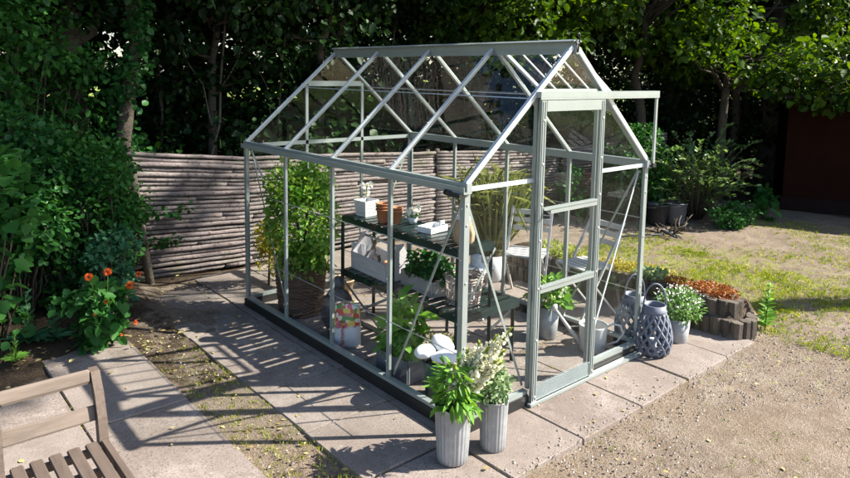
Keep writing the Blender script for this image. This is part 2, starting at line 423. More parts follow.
# ------------------------------------------------------------------ ground
def smooth(a, b, x): 
    t = np.clip((x-a)/(b-a), 0, 1); return t*t*(3-2*t)
def build_ground():
    xs = np.concatenate([[-160,-90,-50,-25,-14,-9], np.arange(-6, 12.01, .1), [13,15,18,23,30,45,70,110,170,260]])
    ys = np.concatenate([[-120,-60,-30,-16,-10,-7], np.arange(-4.5, 6.01, .1), [7,8,9,10,12,14,16,18,20,24,30,45,70,110,170,260]])
    X, Y = np.meshgrid(xs, ys, indexing='ij')
    rg = np.random.RandomState(3)
    Z = np.full_like(X, -.018)
    for k in range(46):
        f = rg.uniform(.8, 14); a = rg.uniform(0, 2*PI); Z += .0035/(.6+f*.12)*np.sin(f*(X*np.cos(a)+Y*np.sin(a))+rg.uniform(0, 6.28))
    Z = np.minimum(Z, -.006)
    # bed behind the palisade is raised
    bed = smooth(2.86, 2.92, X)*(1-smooth(3.15, 3.6, X))*smooth(-.38, -.3, Y)*(1-smooth(2.2, 2.6, Y))
    Z += bed*.27
    # earth bank under the hedge
    Z += .10*smooth(2.6, 3.4, Y)*(1-smooth(-.9, -.4, X))
    n = len(xs), len(ys)
    moss = np.zeros_like(X)
    moss = np.maximum(moss, .51*smooth(3.0, 3.8, X)*(1-.45*smooth(5.2, 6.4, X))*(1-smooth(7.2, 8.6, X))*smooth(-.9, -.1, Y)*(1-smooth(1.9, 2.6, Y)))
    moss = np.maximum(moss, .24*(1-smooth(-.72, -.6, X))*smooth(-1.3, -1.15, X)*(1-smooth(1.4, 2.0, Y)))
    moss = np.maximum(moss, .30*smooth(.6, 2.5, X)*(1-smooth(-.6, -.1, Y)))
    moss = np.maximum(moss, .34*smooth(6.5, 7.5, X)*(1-smooth(2.2, 3.0, Y)))
    soil = np.maximum(smooth(2.2, 2.6, Y)*(1-smooth(-1.3, -.8, X)), smooth(3.7, 4.2, Y))
    soil = np.maximum(soil, (1-smooth(-.72, -.6, X))*smooth(-1.3, -1.15, X)*(.36+.2*smooth(1.3, 1.9, Y)))
    soil = np.maximum(soil, bed)
    soil = np.maximum(soil, smooth(9.2, 9.5, X))
    field = np.maximum(smooth(17, 19, Y), smooth(20, 23, X))
    me = bpy.data.meshes.new('ground')
    V = np.stack([X, Y, Z], -1).reshape(-1, 3)
    I = np.arange(n[0]*n[1]).reshape(n)
    F = np.stack([I[:-1,:-1], I[1:,:-1], I[1:,1:], I[:-1,1:]], -1).reshape(-1, 4)
    me.from_pydata(V.tolist(), [], F.tolist())
    at = me.color_attributes.new('cover', 'FLOAT_COLOR', 'POINT')
    col = np.stack([moss, soil, field, np.ones_like(X)], -1).reshape(-1, 4)
    at.data.foreach_set('color', col.astype(np.float32).ravel())
    me.materials.append(M['ground']); me.polygons.foreach_set('use_smooth', [True]*len(F)); me.update()
    o = bpy.data.objects.new('ground', me); C.objects.link(o); return struct(o)
build_ground()

def slabs(name, cells, gap=.011, z=0):
    rg = random.Random(name); mb = MB()
    for x0, y0, x1, y1 in cells:
        dz = rg.uniform(-.007, .004); t = rg.uniform(-.006, .006)
        cx, cy = (x0+x1)/2, (y0+y1)/2
        M4 = Matrix.Translation((cx+rg.uniform(-.003, .003), cy+rg.uniform(-.003, .003), z+dz)) @ Matrix.Rotation(rg.uniform(-.009, .009), 4, 'Z') @ Matrix.Rotation(t, 4, 'X')
        hx, hy = (x1-x0)/2-gap/2, (y1-y0)/2-gap/2
        mb.bbox((-hx, -hy, -.05), (hx, hy, 0), .006, M4)
    return struct(mb.build(name, M['slab']))
xe = [-.73, -.09, .545, 1.19, 1.81, 2.43, 2.93]
ye = [-.52, -.02, .60, 1.22, 1.84, 2.46, 3.08, 3.70, 4.02]
cells = []
for i in range(len(xe)-1):
    for j in range(len(ye)-1):
        if i == 0 and j == 7: continue
        cells.append((xe[i], ye[j], xe[i+1], ye[j+1]))
slabs('pavement', [c for c in cells if not (c[0] > 2.4 and c[1] > 1.5)])
xl = [-3.02, -2.38, -1.745, -1.11]; yl = [-.55, .10, .74, 1.48, 2.28, 3.05]
cl = []
for i in range(3):
    for j in range(5):
        sh = -.02 if i == 2 else .06
        if j == 4 and i < 2: continue
        if j == 3 and i == 0: continue
        cl.append((xl[i], yl[j]+(sh if j else 0), xl[i+1], yl[j+1]+sh))
slabs('path', cl)

# ------------------------------------------------------------------ greenhouse
W, L, HE, HR, B = 1.93, 2.86, 1.517, 2.372, .095
GH = thing('greenhouse', 'small glazed greenhouse with grey green aluminium frame on a black base', 'greenhouse')
def part(name, mb, m, parent=None): return mb.build(name, M[m], parent or GH)
t_ = .028
# base
mb = MB(); q = .03
mb.box((-q, -q, -.01), (q*.6, L+q, B-.022)); mb.box((W-q*.6, -q, -.01), (W+q, L+q, B-.022))
mb.box((q*.6+.002, L-q*.6, -.01), (W-q*.6-.002, L+q, B-.022))
mb.box((q*.6+.002, -q, -.01), (.60, q*.6, B-.022)); mb.box((1.27, -q, -.01), (W-q*.6-.002, q*.6, B-.022))
part('base', mb, 'black')
# sill rails
for a, b in (((0,-.02,B-.008),(0,L+.02,B-.008)), ((W,-.02,B-.008),(W,L+.02,B-.008)), ((.022,L,B-.008),(W-.022,L,B-.008)), ((.022,0,B-.008),(.60,0,B-.008)), ((1.27,0,B-.008),(W-.022,0,B-.008))):
    part('sill_rail', MB().bar(a, b, .042, .026), 'alu')
part('door_track', MB().box((.58,-.072,.004), (2.0,-.036,.022)).box((1.30,-.040,.022), (2.0,-.036,.034)), 'alu')
# corner posts
for x in (0, W):
    for y in (0, L):
        sx = 1 if x == 0 else -1; sy = 1 if y == 0 else -1
        mb = MB(); mb.box((min(x-sx*.02, x+sx*.022), min(y-sy*.02, y-sy*.004), B+.006), (max(x-sx*.02, x+sx*.022), max(y-sy*.02, y-sy*.004), HE-.028))
        mb.box((min(x-sx*.02, x-sx*.006), min(y-sy*.003, y+sy*.022), B+.006), (max(x-sx*.02, x-sx*.006), max(y-sy*.003, y+sy*.022), HE-.028))
        part('corner_post', mb, 'alu')
# side glazing bars
ybar = [L*i/4 for i in (1, 2, 3)]
for x in (0, W):
    for y in ybar:
        s = -1 if x == 0 else 1
        mb = MB(); mb.box((x-.010, y-.017, B+.006), (x+.010, y+.017, HE-.028)); mb.box((x+s*.011-.005, y-.006, B+.006), (x+s*.011+.005, y+.006, HE-.03))
        part('glazing_bar', mb, 'alu')
# eaves beams with gutter lip
for x in (0, W):
    s = -1 if x == 0 else 1
    mb = MB(); mb.box((x-.02, -.035, HE-.027), (x+.02, L+.03, HE+.034))
    mb.box((min(x+s*.021, x+s*.045), -.035, HE-.027), (max(x+s*.021, x+s*.045), L+.03, HE-.014)); mb.box((min(x+s*.040, x+s*.045), -.035, HE-.013), (max(x+s*.040, x+s*.045), L+.03, HE+.014))
    part('eaves_beam', mb, 'alu')
part('gutter_outlet', MB().box((-.075,-.03,HE-.045), (-.024,.07,HE-.024)).tube([(-.05,.07,HE-.035),(-.05,.12,HE-.03)], .018, 8), 'black')
# ridge
XC = W/2
part('ridge_beam', MB().box((XC-.016, -.04, HR-.042), (XC+.016, L+.03, HR+.052)).bar((XC-.03,-.04,HR+.046), (XC-.03,L+.03,HR+.046), .03, .006, (-.4,0,1)).bar((XC+.03,-.04,HR+.046), (XC+.03,L+.03,HR+.046), .03, .006, (.4,0,1)), 'alu')
# rafters
nl = Vector((-(HR-HE), 0, W/2)).normalized()
for sx in (-1, 1):
    nrm = Vector((nl.x*(1 if sx < 0 else -1), 0, nl.z))
    for i in range(5):
        y = L*i/4; a = Vector((XC+sx*W/2, y, HE+.022)); b = Vector((XC+sx*.018, y, HR-.004))
        wdt = .044 if i in (0, 4) else .03
        mb = MB().bar(a, b, wdt, .020, nrm)
        part('rafter', mb, 'alu')
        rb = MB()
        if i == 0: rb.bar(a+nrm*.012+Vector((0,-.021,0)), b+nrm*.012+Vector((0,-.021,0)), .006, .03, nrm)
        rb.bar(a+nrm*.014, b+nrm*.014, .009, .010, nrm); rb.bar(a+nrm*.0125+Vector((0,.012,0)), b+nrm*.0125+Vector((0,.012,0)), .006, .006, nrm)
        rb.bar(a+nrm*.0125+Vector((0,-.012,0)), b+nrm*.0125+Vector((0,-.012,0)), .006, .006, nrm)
        part('rafter_cap', rb, 'alu_bright')  # ribs carry the bright sky lines of the rafters in their colour
# gable ends
def rafter_z(x): return HE + (HR-HE)*(1-abs(x-XC)/(W/2))
for x in (.625, 1.275):
    part('door_jamb', MB().box((x-.016, -.014, B+.006), (x+.016, .014, rafter_z(x)-.012)), 'alu')
    part('gable_post', MB().box((x-.014, L-.010, B+.006), (x+.014, L+.010, rafter_z(x)-.014)), 'alu')
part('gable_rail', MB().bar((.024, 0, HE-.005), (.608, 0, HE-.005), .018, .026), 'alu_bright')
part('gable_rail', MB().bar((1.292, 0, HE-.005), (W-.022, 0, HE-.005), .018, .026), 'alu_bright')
part('gable_rail', MB().bar((.022, L, HE-.008), (W-.022, L, HE-.008), .02, .036), 'alu')
part('gable_rail', MB().bar((.64, L, 2.075), (1.26, L, 2.075), .02, .05), 'alu')
part('gable_rail', MB().bar((.642, .001, 2.085), (1.258, .001, 2.085), .02, .03), 'alu')
# diagonal braces
def brace(a, b, m='alu'): part('brace', MB().bar(a, b, .016, .004, (1,0,0) if abs(a[0]-b[0]) < .01 else (0,1,0)), m)
brace((.028, .04, HE-.05), (.028, L/4-.02, B+.02)); brace((W-.028, .04, HE-.05), (W-.028, L/4-.02, B+.02))
brace((.03, .030, HE-.05), (.60, .030, B+.02)); brace((W-.03, .030, HE-.05), (1.31, .030, B+.02), 'alu_bright')  # right front brace is sunlit; the brighter metal stands for that
brace((.03, L-.03, HE-.05), (.60, L-.03, B+.02)); brace((W-.03, L-.03, HE-.05), (1.31, L-.03, B+.02))
brace((.028, L-.04, HE-.05), (.028, L*.75+.02, B+.02))
# glass
gt = .0015
def pane_quad(pts, nrm):
    nrm = Vector(nrm).normalized(); pts = [Vector(p) for p in pts]; k = len(pts)
    mb = MB(); vs = [p-nrm*gt for p in pts] + [p+nrm*gt for p in pts]
    fs = [tuple(reversed(range(k))), tuple(range(k, 2*k))] + [(i, (i+1)%k, k+(i+1)%k, k+i) for i in range(k)]
    mb.add(vs, fs); part('glass_pane', mb, 'glass')
for x in (-.004, W+.004):
    for i in range(4):
        y0, y1 = L*i/4+.006, L*(i+1)/4-.006
        pane_quad([(x,y0,B+.006),(x,y1,B+.006),(x,y1,HE-.027),(x,y0,HE-.027)], (1,0,0))
for sx in (-1, 1):
    nrm = Vector((sx*(HR-HE), 0, W/2)).normalized()
    for i in range(4):
        if sx == 1 and i == 0:
            x1 = XC+sx*(W/2*.52); z1 = rafter_z(x1)
            y0, y1 = L*i/4+.006, L*(i+1)/4-.006
            pane_quad([(XC+sx*W/2,y0,HE+.024),(XC+sx*W/2,y1,HE+.024),(x1,y1,z1+.01),(x1,y0,z1+.01)], nrm); continue
        y0, y1 = L*i/4+.006, L*(i+1)/4-.006
        pane_quad([(XC+sx*W/2,y0,HE+.026),(XC+sx*W/2,y1,HE+.026),(XC+sx*.02,y1,HR-.002),(XC+sx*.02,y0,HR-.002)], nrm)
for y in (-.002, L+.002):
    for x0, x1 in ((.02, .612), (1.29, W-.02)) if y < 1 else ((.02, .618), (.632, 1.268), (1.282, W-.02)):
        pane_quad([(x0,y,B+.006),(x1,y,B+.006),(x1,y,HE-.03),(x0,y,HE-.03)], (0,1,0))
    for x0, x1 in ((.03, .618), (1.282, W-.03)):
        pane_quad([(x0,y,HE+.012),(x1,y,HE+.012),(x1,y,rafter_z(x1)-.012),(x0,y,rafter_z(x0)-.004)], (0,1,0))
    pane_quad([(.636,y,2.105),(1.264,y,2.105),(1.264,y,rafter_z(1.264)-.012),(XC,y,HR-.03),(.636,y,rafter_z(.636)-.012)], (0,1,0))
pane_quad([(.636,L,HE+.012),(1.264,L,HE+.012),(1.264,L,2.045),(.636,L,2.045)], (0,1,0))
# horizontal pane joints (lapped edges of the glass)
for x in (-.009, W+.009):
    for z in (.50, 1.09):
        for i in range(4):
            y0, y1 = L*i/4+.02, L*(i+1)/4-.02
            part('pane_strip', MB().bar((x,y0,z), (x,y1,z), .003, .006), 'alu')
zj = 2.03; xj = (HR-zj)/(HR-HE)*W/2
for sx in (-1, 1):
    for i in range(4):
        if sx == 1 and i == 0: continue
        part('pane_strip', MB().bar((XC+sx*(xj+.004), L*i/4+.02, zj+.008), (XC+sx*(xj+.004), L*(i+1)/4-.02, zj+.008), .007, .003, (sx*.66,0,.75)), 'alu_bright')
# clips
mb = MB()
clip_mesh = {}
def clip(p, ax):
    if ax not in clip_mesh: clip_mesh[ax] = MB().blob((0,0,0), tuple(.0075 if k != ax else .004 for k in range(3)), 6, 4).mesh('glazing_clip', M['clip'])
    o = bpy.data.objects.new('glazing_clip', clip_mesh[ax]); C.objects.link(o); o.parent = GH; o.location = p
for y in [0]+ybar+[L]:
    for z in (.22, .50, .80, 1.09, 1.40): clip((-.024, y+(.0 if 0 < y < L else 0), z), 0)
for i in range(5):
    for f in (.05, .35, .62, .9):
        p = Vector((0, L*i/4, HE+.022)).lerp(Vector((XC-.018, L*i/4, HR)), f) + nl*.022; clip(p, 2)
for z in (.20, .55, .95, 1.3, 1.42): clip((0, -.023, z), 1); clip((W, -.023, z), 1)
# roof vent, propped open on the far slope
u = Vector((W/2, 0, -(HR-HE))).normalized()
hy0, hy1 = .05, L*.25-.03
hinge = Vector((XC+.03, 0, HR+.012)); ang = R(9)
uv = Vector((u.x*math.cos(ang)-u.z*math.sin(ang), 0, u.x*math.sin(ang)+u.z*math.cos(ang)))
vn = Vector((-uv.z, 0, uv.x)); ln = .60
vent = MB()
for y in (hy0, hy1): vent.bar(hinge+Vector((0,y,0)), hinge+uv*ln+Vector((0,y,0)), .03, .022, vn)
vent.bar(hinge+uv*ln+Vector((0,hy0-.015,0)), hinge+uv*ln+Vector((0,hy1+.015,0)), .03, .024, vn); vent.bar(hinge+Vector((0,hy0-.015,0)), hinge+Vector((0,hy1+.015,0)), .03, .024, vn)
for k in (1, 2, 3): vent.bar(hinge+uv*.02+Vector((0,hy0+(hy1-hy0)*k/4,0)), hinge+uv*(ln-.02)+Vector((0,hy0+(hy1-hy0)*k/4,0)), .012, .010, vn)
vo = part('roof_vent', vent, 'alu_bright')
k = len(bpy.data.objects)
mb2 = MB(); A = [hinge+uv*.016+Vector((0,hy0+.016,0)), hinge+uv*.016+Vector((0,hy1-.016,0)), hinge+uv*(ln-.016)+Vector((0,hy1-.016,0)), hinge+uv*(ln-.016)+Vector((0,hy0+.016,0))]
mb2.add([p-vn*gt for p in A]+[p+vn*gt for p in A], [(3,2,1,0),(4,5,6,7),(0,1,5,4),(1,2,6,5),(2,3,7,6),(3,0,4,7)]); mb2.build('vent_pane', M['glass'], vo)
sp = hinge+uv*ln*.95+Vector((0,(hy0+hy1)/2,0)); MB().tube([sp, (XC+W/2*.5, (hy0+hy1)/2, rafter_z(XC+W/2*.5)+.02)], .006, 6).build('vent_stay', M['black'], vo)
x1 = XC+W/2*.52; part('vent_cill', MB().bar((x1, .02, rafter_z(x1)+.022), (x1, L*.25-.02, rafter_z(x1)+.022), .03, .016, (.66,0,.75)), 'alu')
# hook on the ridge end
part('ridge_hook', MB().tube([(XC,-.045,HR-.03),(XC,-.05,HR+.03),(XC+.005,-.052,HR+.075),(XC-.012,-.055,HR+.095),(XC-.028,-.055,HR+.08)], .006, 6).tube([(XC,-.05,HR+.03),(XC-.03,-.055,HR+.02),(XC-.045,-.055,HR+.04)], .005, 6), 'black')
# sliding door rail
part('door_rail', MB().box((.585,-.062,2.045), (1.985,-.018,2.084)).box((.585,-.062,2.032), (1.985,-.056,2.0445)), 'alu')
part('rail_stay', MB().box((1.962,-.052,HE+.012), (1.984,-.036,2.043)).bar((1.935,-.03,HE+.005),(1.99,-.045,HE+.005),.014,.018), 'alu')
part('rail_bracket', MB().box((1.952,-.058,HE-.02), (1.996,-.016,HE+.012)), 'black')
# door
yd = -.045
DO = MB().box((.602,yd-.012,.012),(.650,yd+.012,2.03)).box((1.240,yd-.012,.012),(1.288,yd+.012,2.03)).box((.612,yd-.016,.03),(.618,yd-.0125,2.02)).box((.634,yd-.016,.03),(.640,yd-.0125,2.02)).box((1.250,yd-.016,.03),(1.256,yd-.0125,2.02)).box((1.272,yd-.016,.03),(1.278,yd-.0125,2.02))
door = part('door', DO, 'alu')
MB().box((.651,yd-.014,1.958),(1.239,yd+.010,2.028)).build('header_panel', M['alu'], door)
for z in (1.31, .786): MB().box((.651,yd-.013,z-.024),(1.239,yd+.010,z+.022)).box((.651,yd-.018,z+.008),(1.239,yd-.0135,z+.022)).build('cross_rail', M['alu'], door)
kp = MB().box((.651,yd-.004,.016),(1.239,yd+.006,.128)).box((.651,yd-.012,.122),(1.239,yd-.0045,.132)).box((.651,yd-.012,.012),(1.239,yd-.0045,.022))
for i in range(7): kp.box((.652,yd-.009,.030+i*.0125),(1.238,yd-.0045,.036+i*.0125))
kp.build('kick_panel', M['kick'], door)
MB().box((.656,yd-.035,1.292),(.70,yd-.0145,1.318)).tube([(.662,yd-.03,1.30),(.662,yd-.05,1.30)], .009, 8).build('handle', M['black'], door)
for z0, z1 in ((.134,.76),(.81,1.285),(1.334,1.956)):
    mb2 = MB().box((.651,yd-.0015,z0),(1.239,yd+.0015,z1)); mb2.build('pane', M['glass'], door)
cm = MB()
for x in (.626, 1.264):
    for z in (.06, .45, .80, 1.12, 1.36, 1.62, 1.9): cm.blob((x,yd-.017,z), (.009,.004,.009), 6, 4)
cm.build('door_clips', M['clip'], door)

# ------------------------------------------------------------------ staging
ST = thing('plant_staging', 'two tier dark green slatted plant staging standing in the greenhouse', 'plant stand')
def shelf(x0, x1, y0, y1, z, name):
    mb = MB(); mb.box((x0,y0,z-.05),(x0+.012,y1,z-.002)); mb.box((x1-.012,y0,z-.05),(x1,y1,z-.002)); mb.box((x0+.013,y0,z-.05),(x1-.013,y0+.012,z-.002)); mb.box((x0+.013,y1-.012,z-.05),(x1-.013,y1,z-.002))
    o = mb.build(name, M['staging'], ST)
    s = MB(); n = int((y1-y0)/.088)
    for i in range(n):
        a = y0+.006+(y1-y0-.012)*i/n; b = a+(y1-y0-.012)/n-.030
        s.box((x0+.004,a,z),(x1-.004,b,z+.008))
    s.build('slats', M['staging'], o)
shelf(.43, .80, .50, 1.95, .965, 'upper_shelf'); shelf(.44, 1.06, .47, 1.98, .485, 'lower_shelf')
for x, top in ((.446, .91), (.78, .91), (1.04, .43)):
    for y in (.505, 1.24, 1.945):
        ST_l = MB().box((x-.016,y-.016,.001),(x-.010,y+.016,top)).box((x-.0095,y+.010,.001),(x+.016,y+.016,top)); ST_l.build('leg', M['staging'], ST)
for a, b in (((.425,1.94,.42),(.425,1.26,.06)), ((.423,1.26,.42),(.423,1.94,.06))): MB().bar(a, b, .022, .003, (1,0,0)).build('cross_brace', M['alu'], ST)
MB().bar((.43,.494,.43),(.80,.494,.93),.02,.003,(0,1,0)).build('cross_brace', M['alu'], ST)
MB().bar((.445,1.24,.2),(1.04,1.24,.43),.02,.003,(0,1,0)).build('cross_brace', M['staging'], ST)
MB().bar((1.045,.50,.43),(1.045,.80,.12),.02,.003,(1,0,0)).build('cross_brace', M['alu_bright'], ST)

# ------------------------------------------------------------------ pots and things
def pot_mb(r0, r1, h, wall=.006, n=36, mod=None, lip=0):
    mb = MB(); prof = [(r0*.97,0),(r0,.004),(r1,h-lip*1.6)] if lip else [(r0*.97,0),(r0,.004),(r1,h)]
    if lip: prof += [(r1+lip,h-lip*1.5),(r1+lip,h)]
    prof += [(prof[-1][0]-wall,h),(r1-wall-.002,h-.04)]
    mb.lathe(prof, n, mod, cap0=True); return mb
def soil_disc(r, z, parent, m='soil'):
    MB().lathe([(r,z-.01),(r*.7,z+.004),(.001,z+.008)], 16, cap0=True).build('soil', M[m], parent)
SH = .974; SL = .494

def embossed_pot():
    p = thing('plant_pot', 'square white embossed pot on the upper shelf end', 'plant pot', (.58,1.80,SH), .1)
    mb = MB(); b = .062; t = .078; h = .135
    vs = [(-b,-b,0),(b,-b,0),(b,b,0),(-b,b,0),(-t,-t,h),(t,-t,h),(t,t,h),(-t,t,h),(-t+.008,-t+.008,h),(t-.008,-t+.008,h),(t-.008,t-.008,h),(-t+.008,t-.008,h),(-b,-b,h-.03),(b,-b,h-.03),(b,b,h-.03),(-b,b,h-.03)]
    mb.add(vs, [(3,2,1,0),(0,1,5,4),(1,2,6,5),(2,3,7,6),(3,0,4,7),(4,5,9,8),(5,6,10,9),(6,7,11,10),(7,4,8,11),(8,9,13,12),(9,10,14,13),(10,11,15,14),(11,8,12,15),(12,13,14,15)])
    mb.build('pot', M['whitepot'], p)
    rg = random.Random(4); rl = MB()
    for j in range(7):          # raised script-like relief in rows
        z = .028+j*.0145
        for s in range(4):
            pts = []
            for k in range(24):
                a = -.052+.104*k/23; d = b+(t-b)*z/h+.001
                zz = z+.004*math.sin(k*1.5+j*2)*rg.uniform(.4, 1.2)
                pts.append({0:(a,-d,zz),1:(d,a,zz),2:(a,d,zz),3:(-d,a,zz)}[s])
            rl.tube(pts, .0016, 4)
    rl.build('relief', M['zinc_dull'], p)
embossed_pot()
def orchid(loc, label, h, n, lean, seed):
    p = thing('orchid', label, 'flower', loc); rg = random.Random(seed)
    MB().lathe([(.03,0),(.04,.05),(.036,.05)], 16, cap0=True).build('pot', M['whitepot'], p)
    st = [(0,0,.03),(lean*.2,0,h*.6),(lean*.6,-.01,h*.95),(lean,-.03,h)]
    MB().tube(st, .003, 6).build('stem', M['stem'], p)
    lb = LB(seed); lb.leaves([(0,0,.05)]*4, [(1,.2,.4),(-1,.3,.5),(.2,-1,.4),(-.2,1,.5)], .10, wid=.35); lb.build('leaves', M['leaf_ivy'], p)
    fl = LB(seed+1); eye = MB()
    for i in range(n):
        c = Vector((lean*.75+rg.uniform(-.05,.05), -.02+rg.uniform(-.035,.035), h-.04+rg.uniform(-.05,.035)))
        f = Vector((-.7,-.7,.1)); d, s, u = frame_of(f)
        for k in range(5):
            a = 2*PI*k/5+.3; fl.leaves([c], [s*math.cos(a)+u*math.sin(a)+d*.15], .034, wid=.95, upb=0)
        eye.blob(c+d*.008, (.007,.007,.007), 6, 4)
    fl.build('petals', M['flower_white'], p); eye.build('flower_eye', M['yellow_eye'], p)
orchid((.62,1.86,SH+.001), 'white orchid blooming above the embossed white pot', .26, 4, .0, 5)
orchid((.70,1.32,SH+.001), 'white orchid standing alone on the upper shelf beside the terracotta pots', .17, 5, -.03, 8)
for (x, y, n, h, r, lab) in ((.535,1.50,3,.155,.062,'wider stack of orange terracotta pots on the upper shelf'), (.60,1.40,2,.15,.046,'narrower stack of pale terracotta pots on the upper shelf')):
    p = thing('pot_stack', lab, 'plant pots', (x,y,SH))
    for i in range(n):
        mb = pot_mb(r*.68, r*.92, h*.72, .006, 24, None, .006); o = mb.build('terracotta_pot', M['terracotta'], p); o.location = (0,0,i*.024)
def tray(loc, label):
    p = thing('tray', label, 'tray', loc, .15)
    mb = MB(); mb.box((-.10,-.07,0),(.10,.07,.006)); mb.box((-.10,-.07,.0061),(-.094,.07,.045)); mb.box((.094,-.07,.0061),(.10,.07,.045)); mb.box((-.0939,-.07,.0061),(.0939,-.064,.045)); mb.box((-.0939,.064,.0061),(.0939,.07,.045))
    mb.build('tray_body', M['whitecloth'], p); MB().box((.02,-.0635,.02),(.026,-.05,.085)).box((.0265,-.0635,.06),(.07,-.058,.085)).build('label_stick', M['whitepot'], p)
tray((.66,1.03,SH), 'shallow white seed tray near the middle of the upper shelf')
def cone_dome():
    p = thing('straw_cone', 'tall beige straw cloche with a white tip at the near end of the upper shelf', 'garden ornament', (.58,.60,SH))
    prof = [(.062,0),(.075,.03),(.078,.08),(.07,.13),(.055,.18)]
    mb = MB(); mb.lathe(prof, 20, lambda a, z: 1+.05*math.sin(9*a+z*120), cap0=True); mb.build('straw_body', M['straw'], p)
    MB().lathe([(.053,.181),(.035,.23),(.018,.275),(.006,.30)], 16, cap1=True).build('tip', M['whitepot'], p)
cone_dome()

def tote():
    p = thing('tool_caddy', 'grey wooden tool caddy with a bar handle on the lower shelf', 'tool box', (.64,1.66,SL), R(-3))
    lx, ly, h = .13, .27, .145
    ends = MB()
    for s in (-1, 1):
        y = s*ly; pts = [(-lx,y,0),(lx,y,0),(lx*1.02,y,h),(.05,y,.25),(.035,y,.30),(-.035,y,.30),(-.05,y,.25),(-lx*1.02,y,h)]
        o = MB(); vs = [(a,b-.007,c) for a,b,c in pts]+[(a,b+.007,c) for a,b,c in pts]; k = 8
        o.add(vs, [tuple(range(k)), tuple(reversed(range(k,2*k)))]+[(i,k+i,k+(i+1)%k,(i+1)%k) for i in range(k)]); o.build('end_panel', M['greywood'], p)
    for s in (-1, 1): MB().box((s*lx-.006,-ly+.008,.001),(s*lx+.006,ly-.008,h)).build('side_panel', M['greywood'], p)
    MB().box((-lx+.007,-ly+.008,.001),(lx-.007,ly-.008,.012)).build('floor_panel', M['greywood'], p)
    MB().tube([(0,-ly+.0,.275),(0,ly,.275)], .011, 10).build('handle_bar', M['greywood'], p)
tote()
def trowel(loc, rz, tilt, label):
    p = thing('hand_trowel', label, 'hand tool', loc, rz); p.rotation_euler = (tilt, .2, rz)
    MB().tube([(0,0,.10),(0,0,.16),(0,0,.235)], [.012,.015,.011], 8).build('handle', M['benchwood'], p)
    b = MB(); b.tube([(0,0,.10),(0,.012,.075)], .005, 6); vs = [(-.03,.012,.07),(0,.02,.07),(.03,.012,.07),(-.028,.01,.02),(0,.018,.02),(.028,.01,.02),(0,.014,-.03)]
    b.add(vs+[(x,y+.003,z) for x,y,z in vs], [(0,1,4,3),(1,2,5,4),(3,4,6),(4,5,6),(7,10,11,8),(8,11,12,9),(10,13,11),(11,13,12)]); b.build('blade', M['tool'], p)
trowel((.62,1.86,SL+.075), .5, .5, 'black hand trowel sticking out of the far end of the tool caddy')
trowel((.67,1.74,SL+.075), 2.4, -.35, 'dark hand fork handle standing in the middle of the tool caddy')
def small_tc(loc, label):
    p = thing('flower_pot', label, 'plant pot', loc); pot_mb(.04,.052,.10,.005,24,None,.006).build('pot', M['terracotta'], p)
small_tc((.66,1.55,SL+.10-.085), 'small orange flower pot inside the tool caddy')
def pictures():
    p = thing('garden_leaflet', 'white folded leaflet leaning behind the far end of the tool caddy', 'leaflet', (.62,2.02-.06,SL+.002), .4)
    mb = MB(); M4 = Matrix.Rotation(.3, 4, 'Y') @ Matrix.Rotation(.1, 4, 'X'); mb.box((-.004,-.07,0),(0,.07,.20), M4); M5 = Matrix.Rotation(-.1, 4, 'Y'); mb.box((.001,-.07,0),(.004,.07,.20), M5); mb.build('paper', M['whitecloth'], p)
pictures()
def planter_box():
    p = thing('planter_box', 'weathered grey wooden planter box of dark ivy on the lower shelf', 'planter', (.65,1.09,SL), R(-6))
    mb = MB(); a, b, h = .09, .215, .125
    for s in (-1, 1): mb.bbox((s*a-.008,-b,.001),(s*a+.008,b,h), .003); mb.bbox((-a+.009,s*b-.008,.001),(a-.009,s*b+.008,h), .003)
    mb.box((-a+.009,-b+.009,.002),(a-.009,b-.009,.01)); mb.build('box', M['boxwood'], p)
    MB().box((-a+.01,-b+.01,.011),(a-.01,b-.01,h-.02)).build('soil', M['soil'], p)
    rl = MB(); rg = random.Random(5)
    for j in range(2):
        pts = []
        for k in range(30): pts.append((-a-.0095, .12-.24*k/29, .075-.028*j+.010*math.sin(k*1.9+j)*rg.uniform(.3,1)))
        rl.tube(pts, .0022, 4)
    rl.build('carved_relief', M['greywood'], p)
    lb = LB(21); lb.cloud((0.02,0,.22),(.13,.22,.09), 330, .05, .35, wid=.85); lb.cloud((-.09,-.03,.17),(.05,.17,.05), 60, .045, .7, wid=.85)
    lb.cloud((0,-.21,.20),(.09,.07,.10), 70, .06, .6, wid=.85); lb.build('ivy', M['leaf_ivy'], p)
planter_box()
def wire_basket():
    p = thing('wicker_basket', 'pale open wicker basket of jars at the near end of the lower shelf', 'basket', (.68,.69,SL), 0)
    mb = MB(); r0, r1, h = .115, .14, .20
    for i in range(11):
        z = .006+h*i/10; r = r0+(r1-r0)*i/10
        if i in (3, 4, 6, 7): continue
        mb.tube([(r*math.cos(2*PI*k/28)*(1+.02*(-1)**k), r*math.sin(2*PI*k/28)*(1+.02*(-1)**k), z) for k in range(29)], .0058 if i < 9 else .008, 6)
    for k in range(20):
        a = 2*PI*k/20; mb.tube([(r0*math.cos(a), r0*math.sin(a), .004), (r1*math.cos(a), r1*math.sin(a), h)], .0042, 5)
    mb.lathe([(r0,.003),(.001,.004)], 20); mb.build('weave', M['wicker_pale'], p)
    for k, s in enumerate((0, PI)):
        pts = [(r1*math.cos(s+t), r1*math.sin(s+t), h+.03*math.sin((t+.35)/.7*PI)) for t in np.linspace(-.35,.35,8)]
        MB().tube(pts, .006, 6).build('handle', M['wicker_pale'], p)
wire_basket()
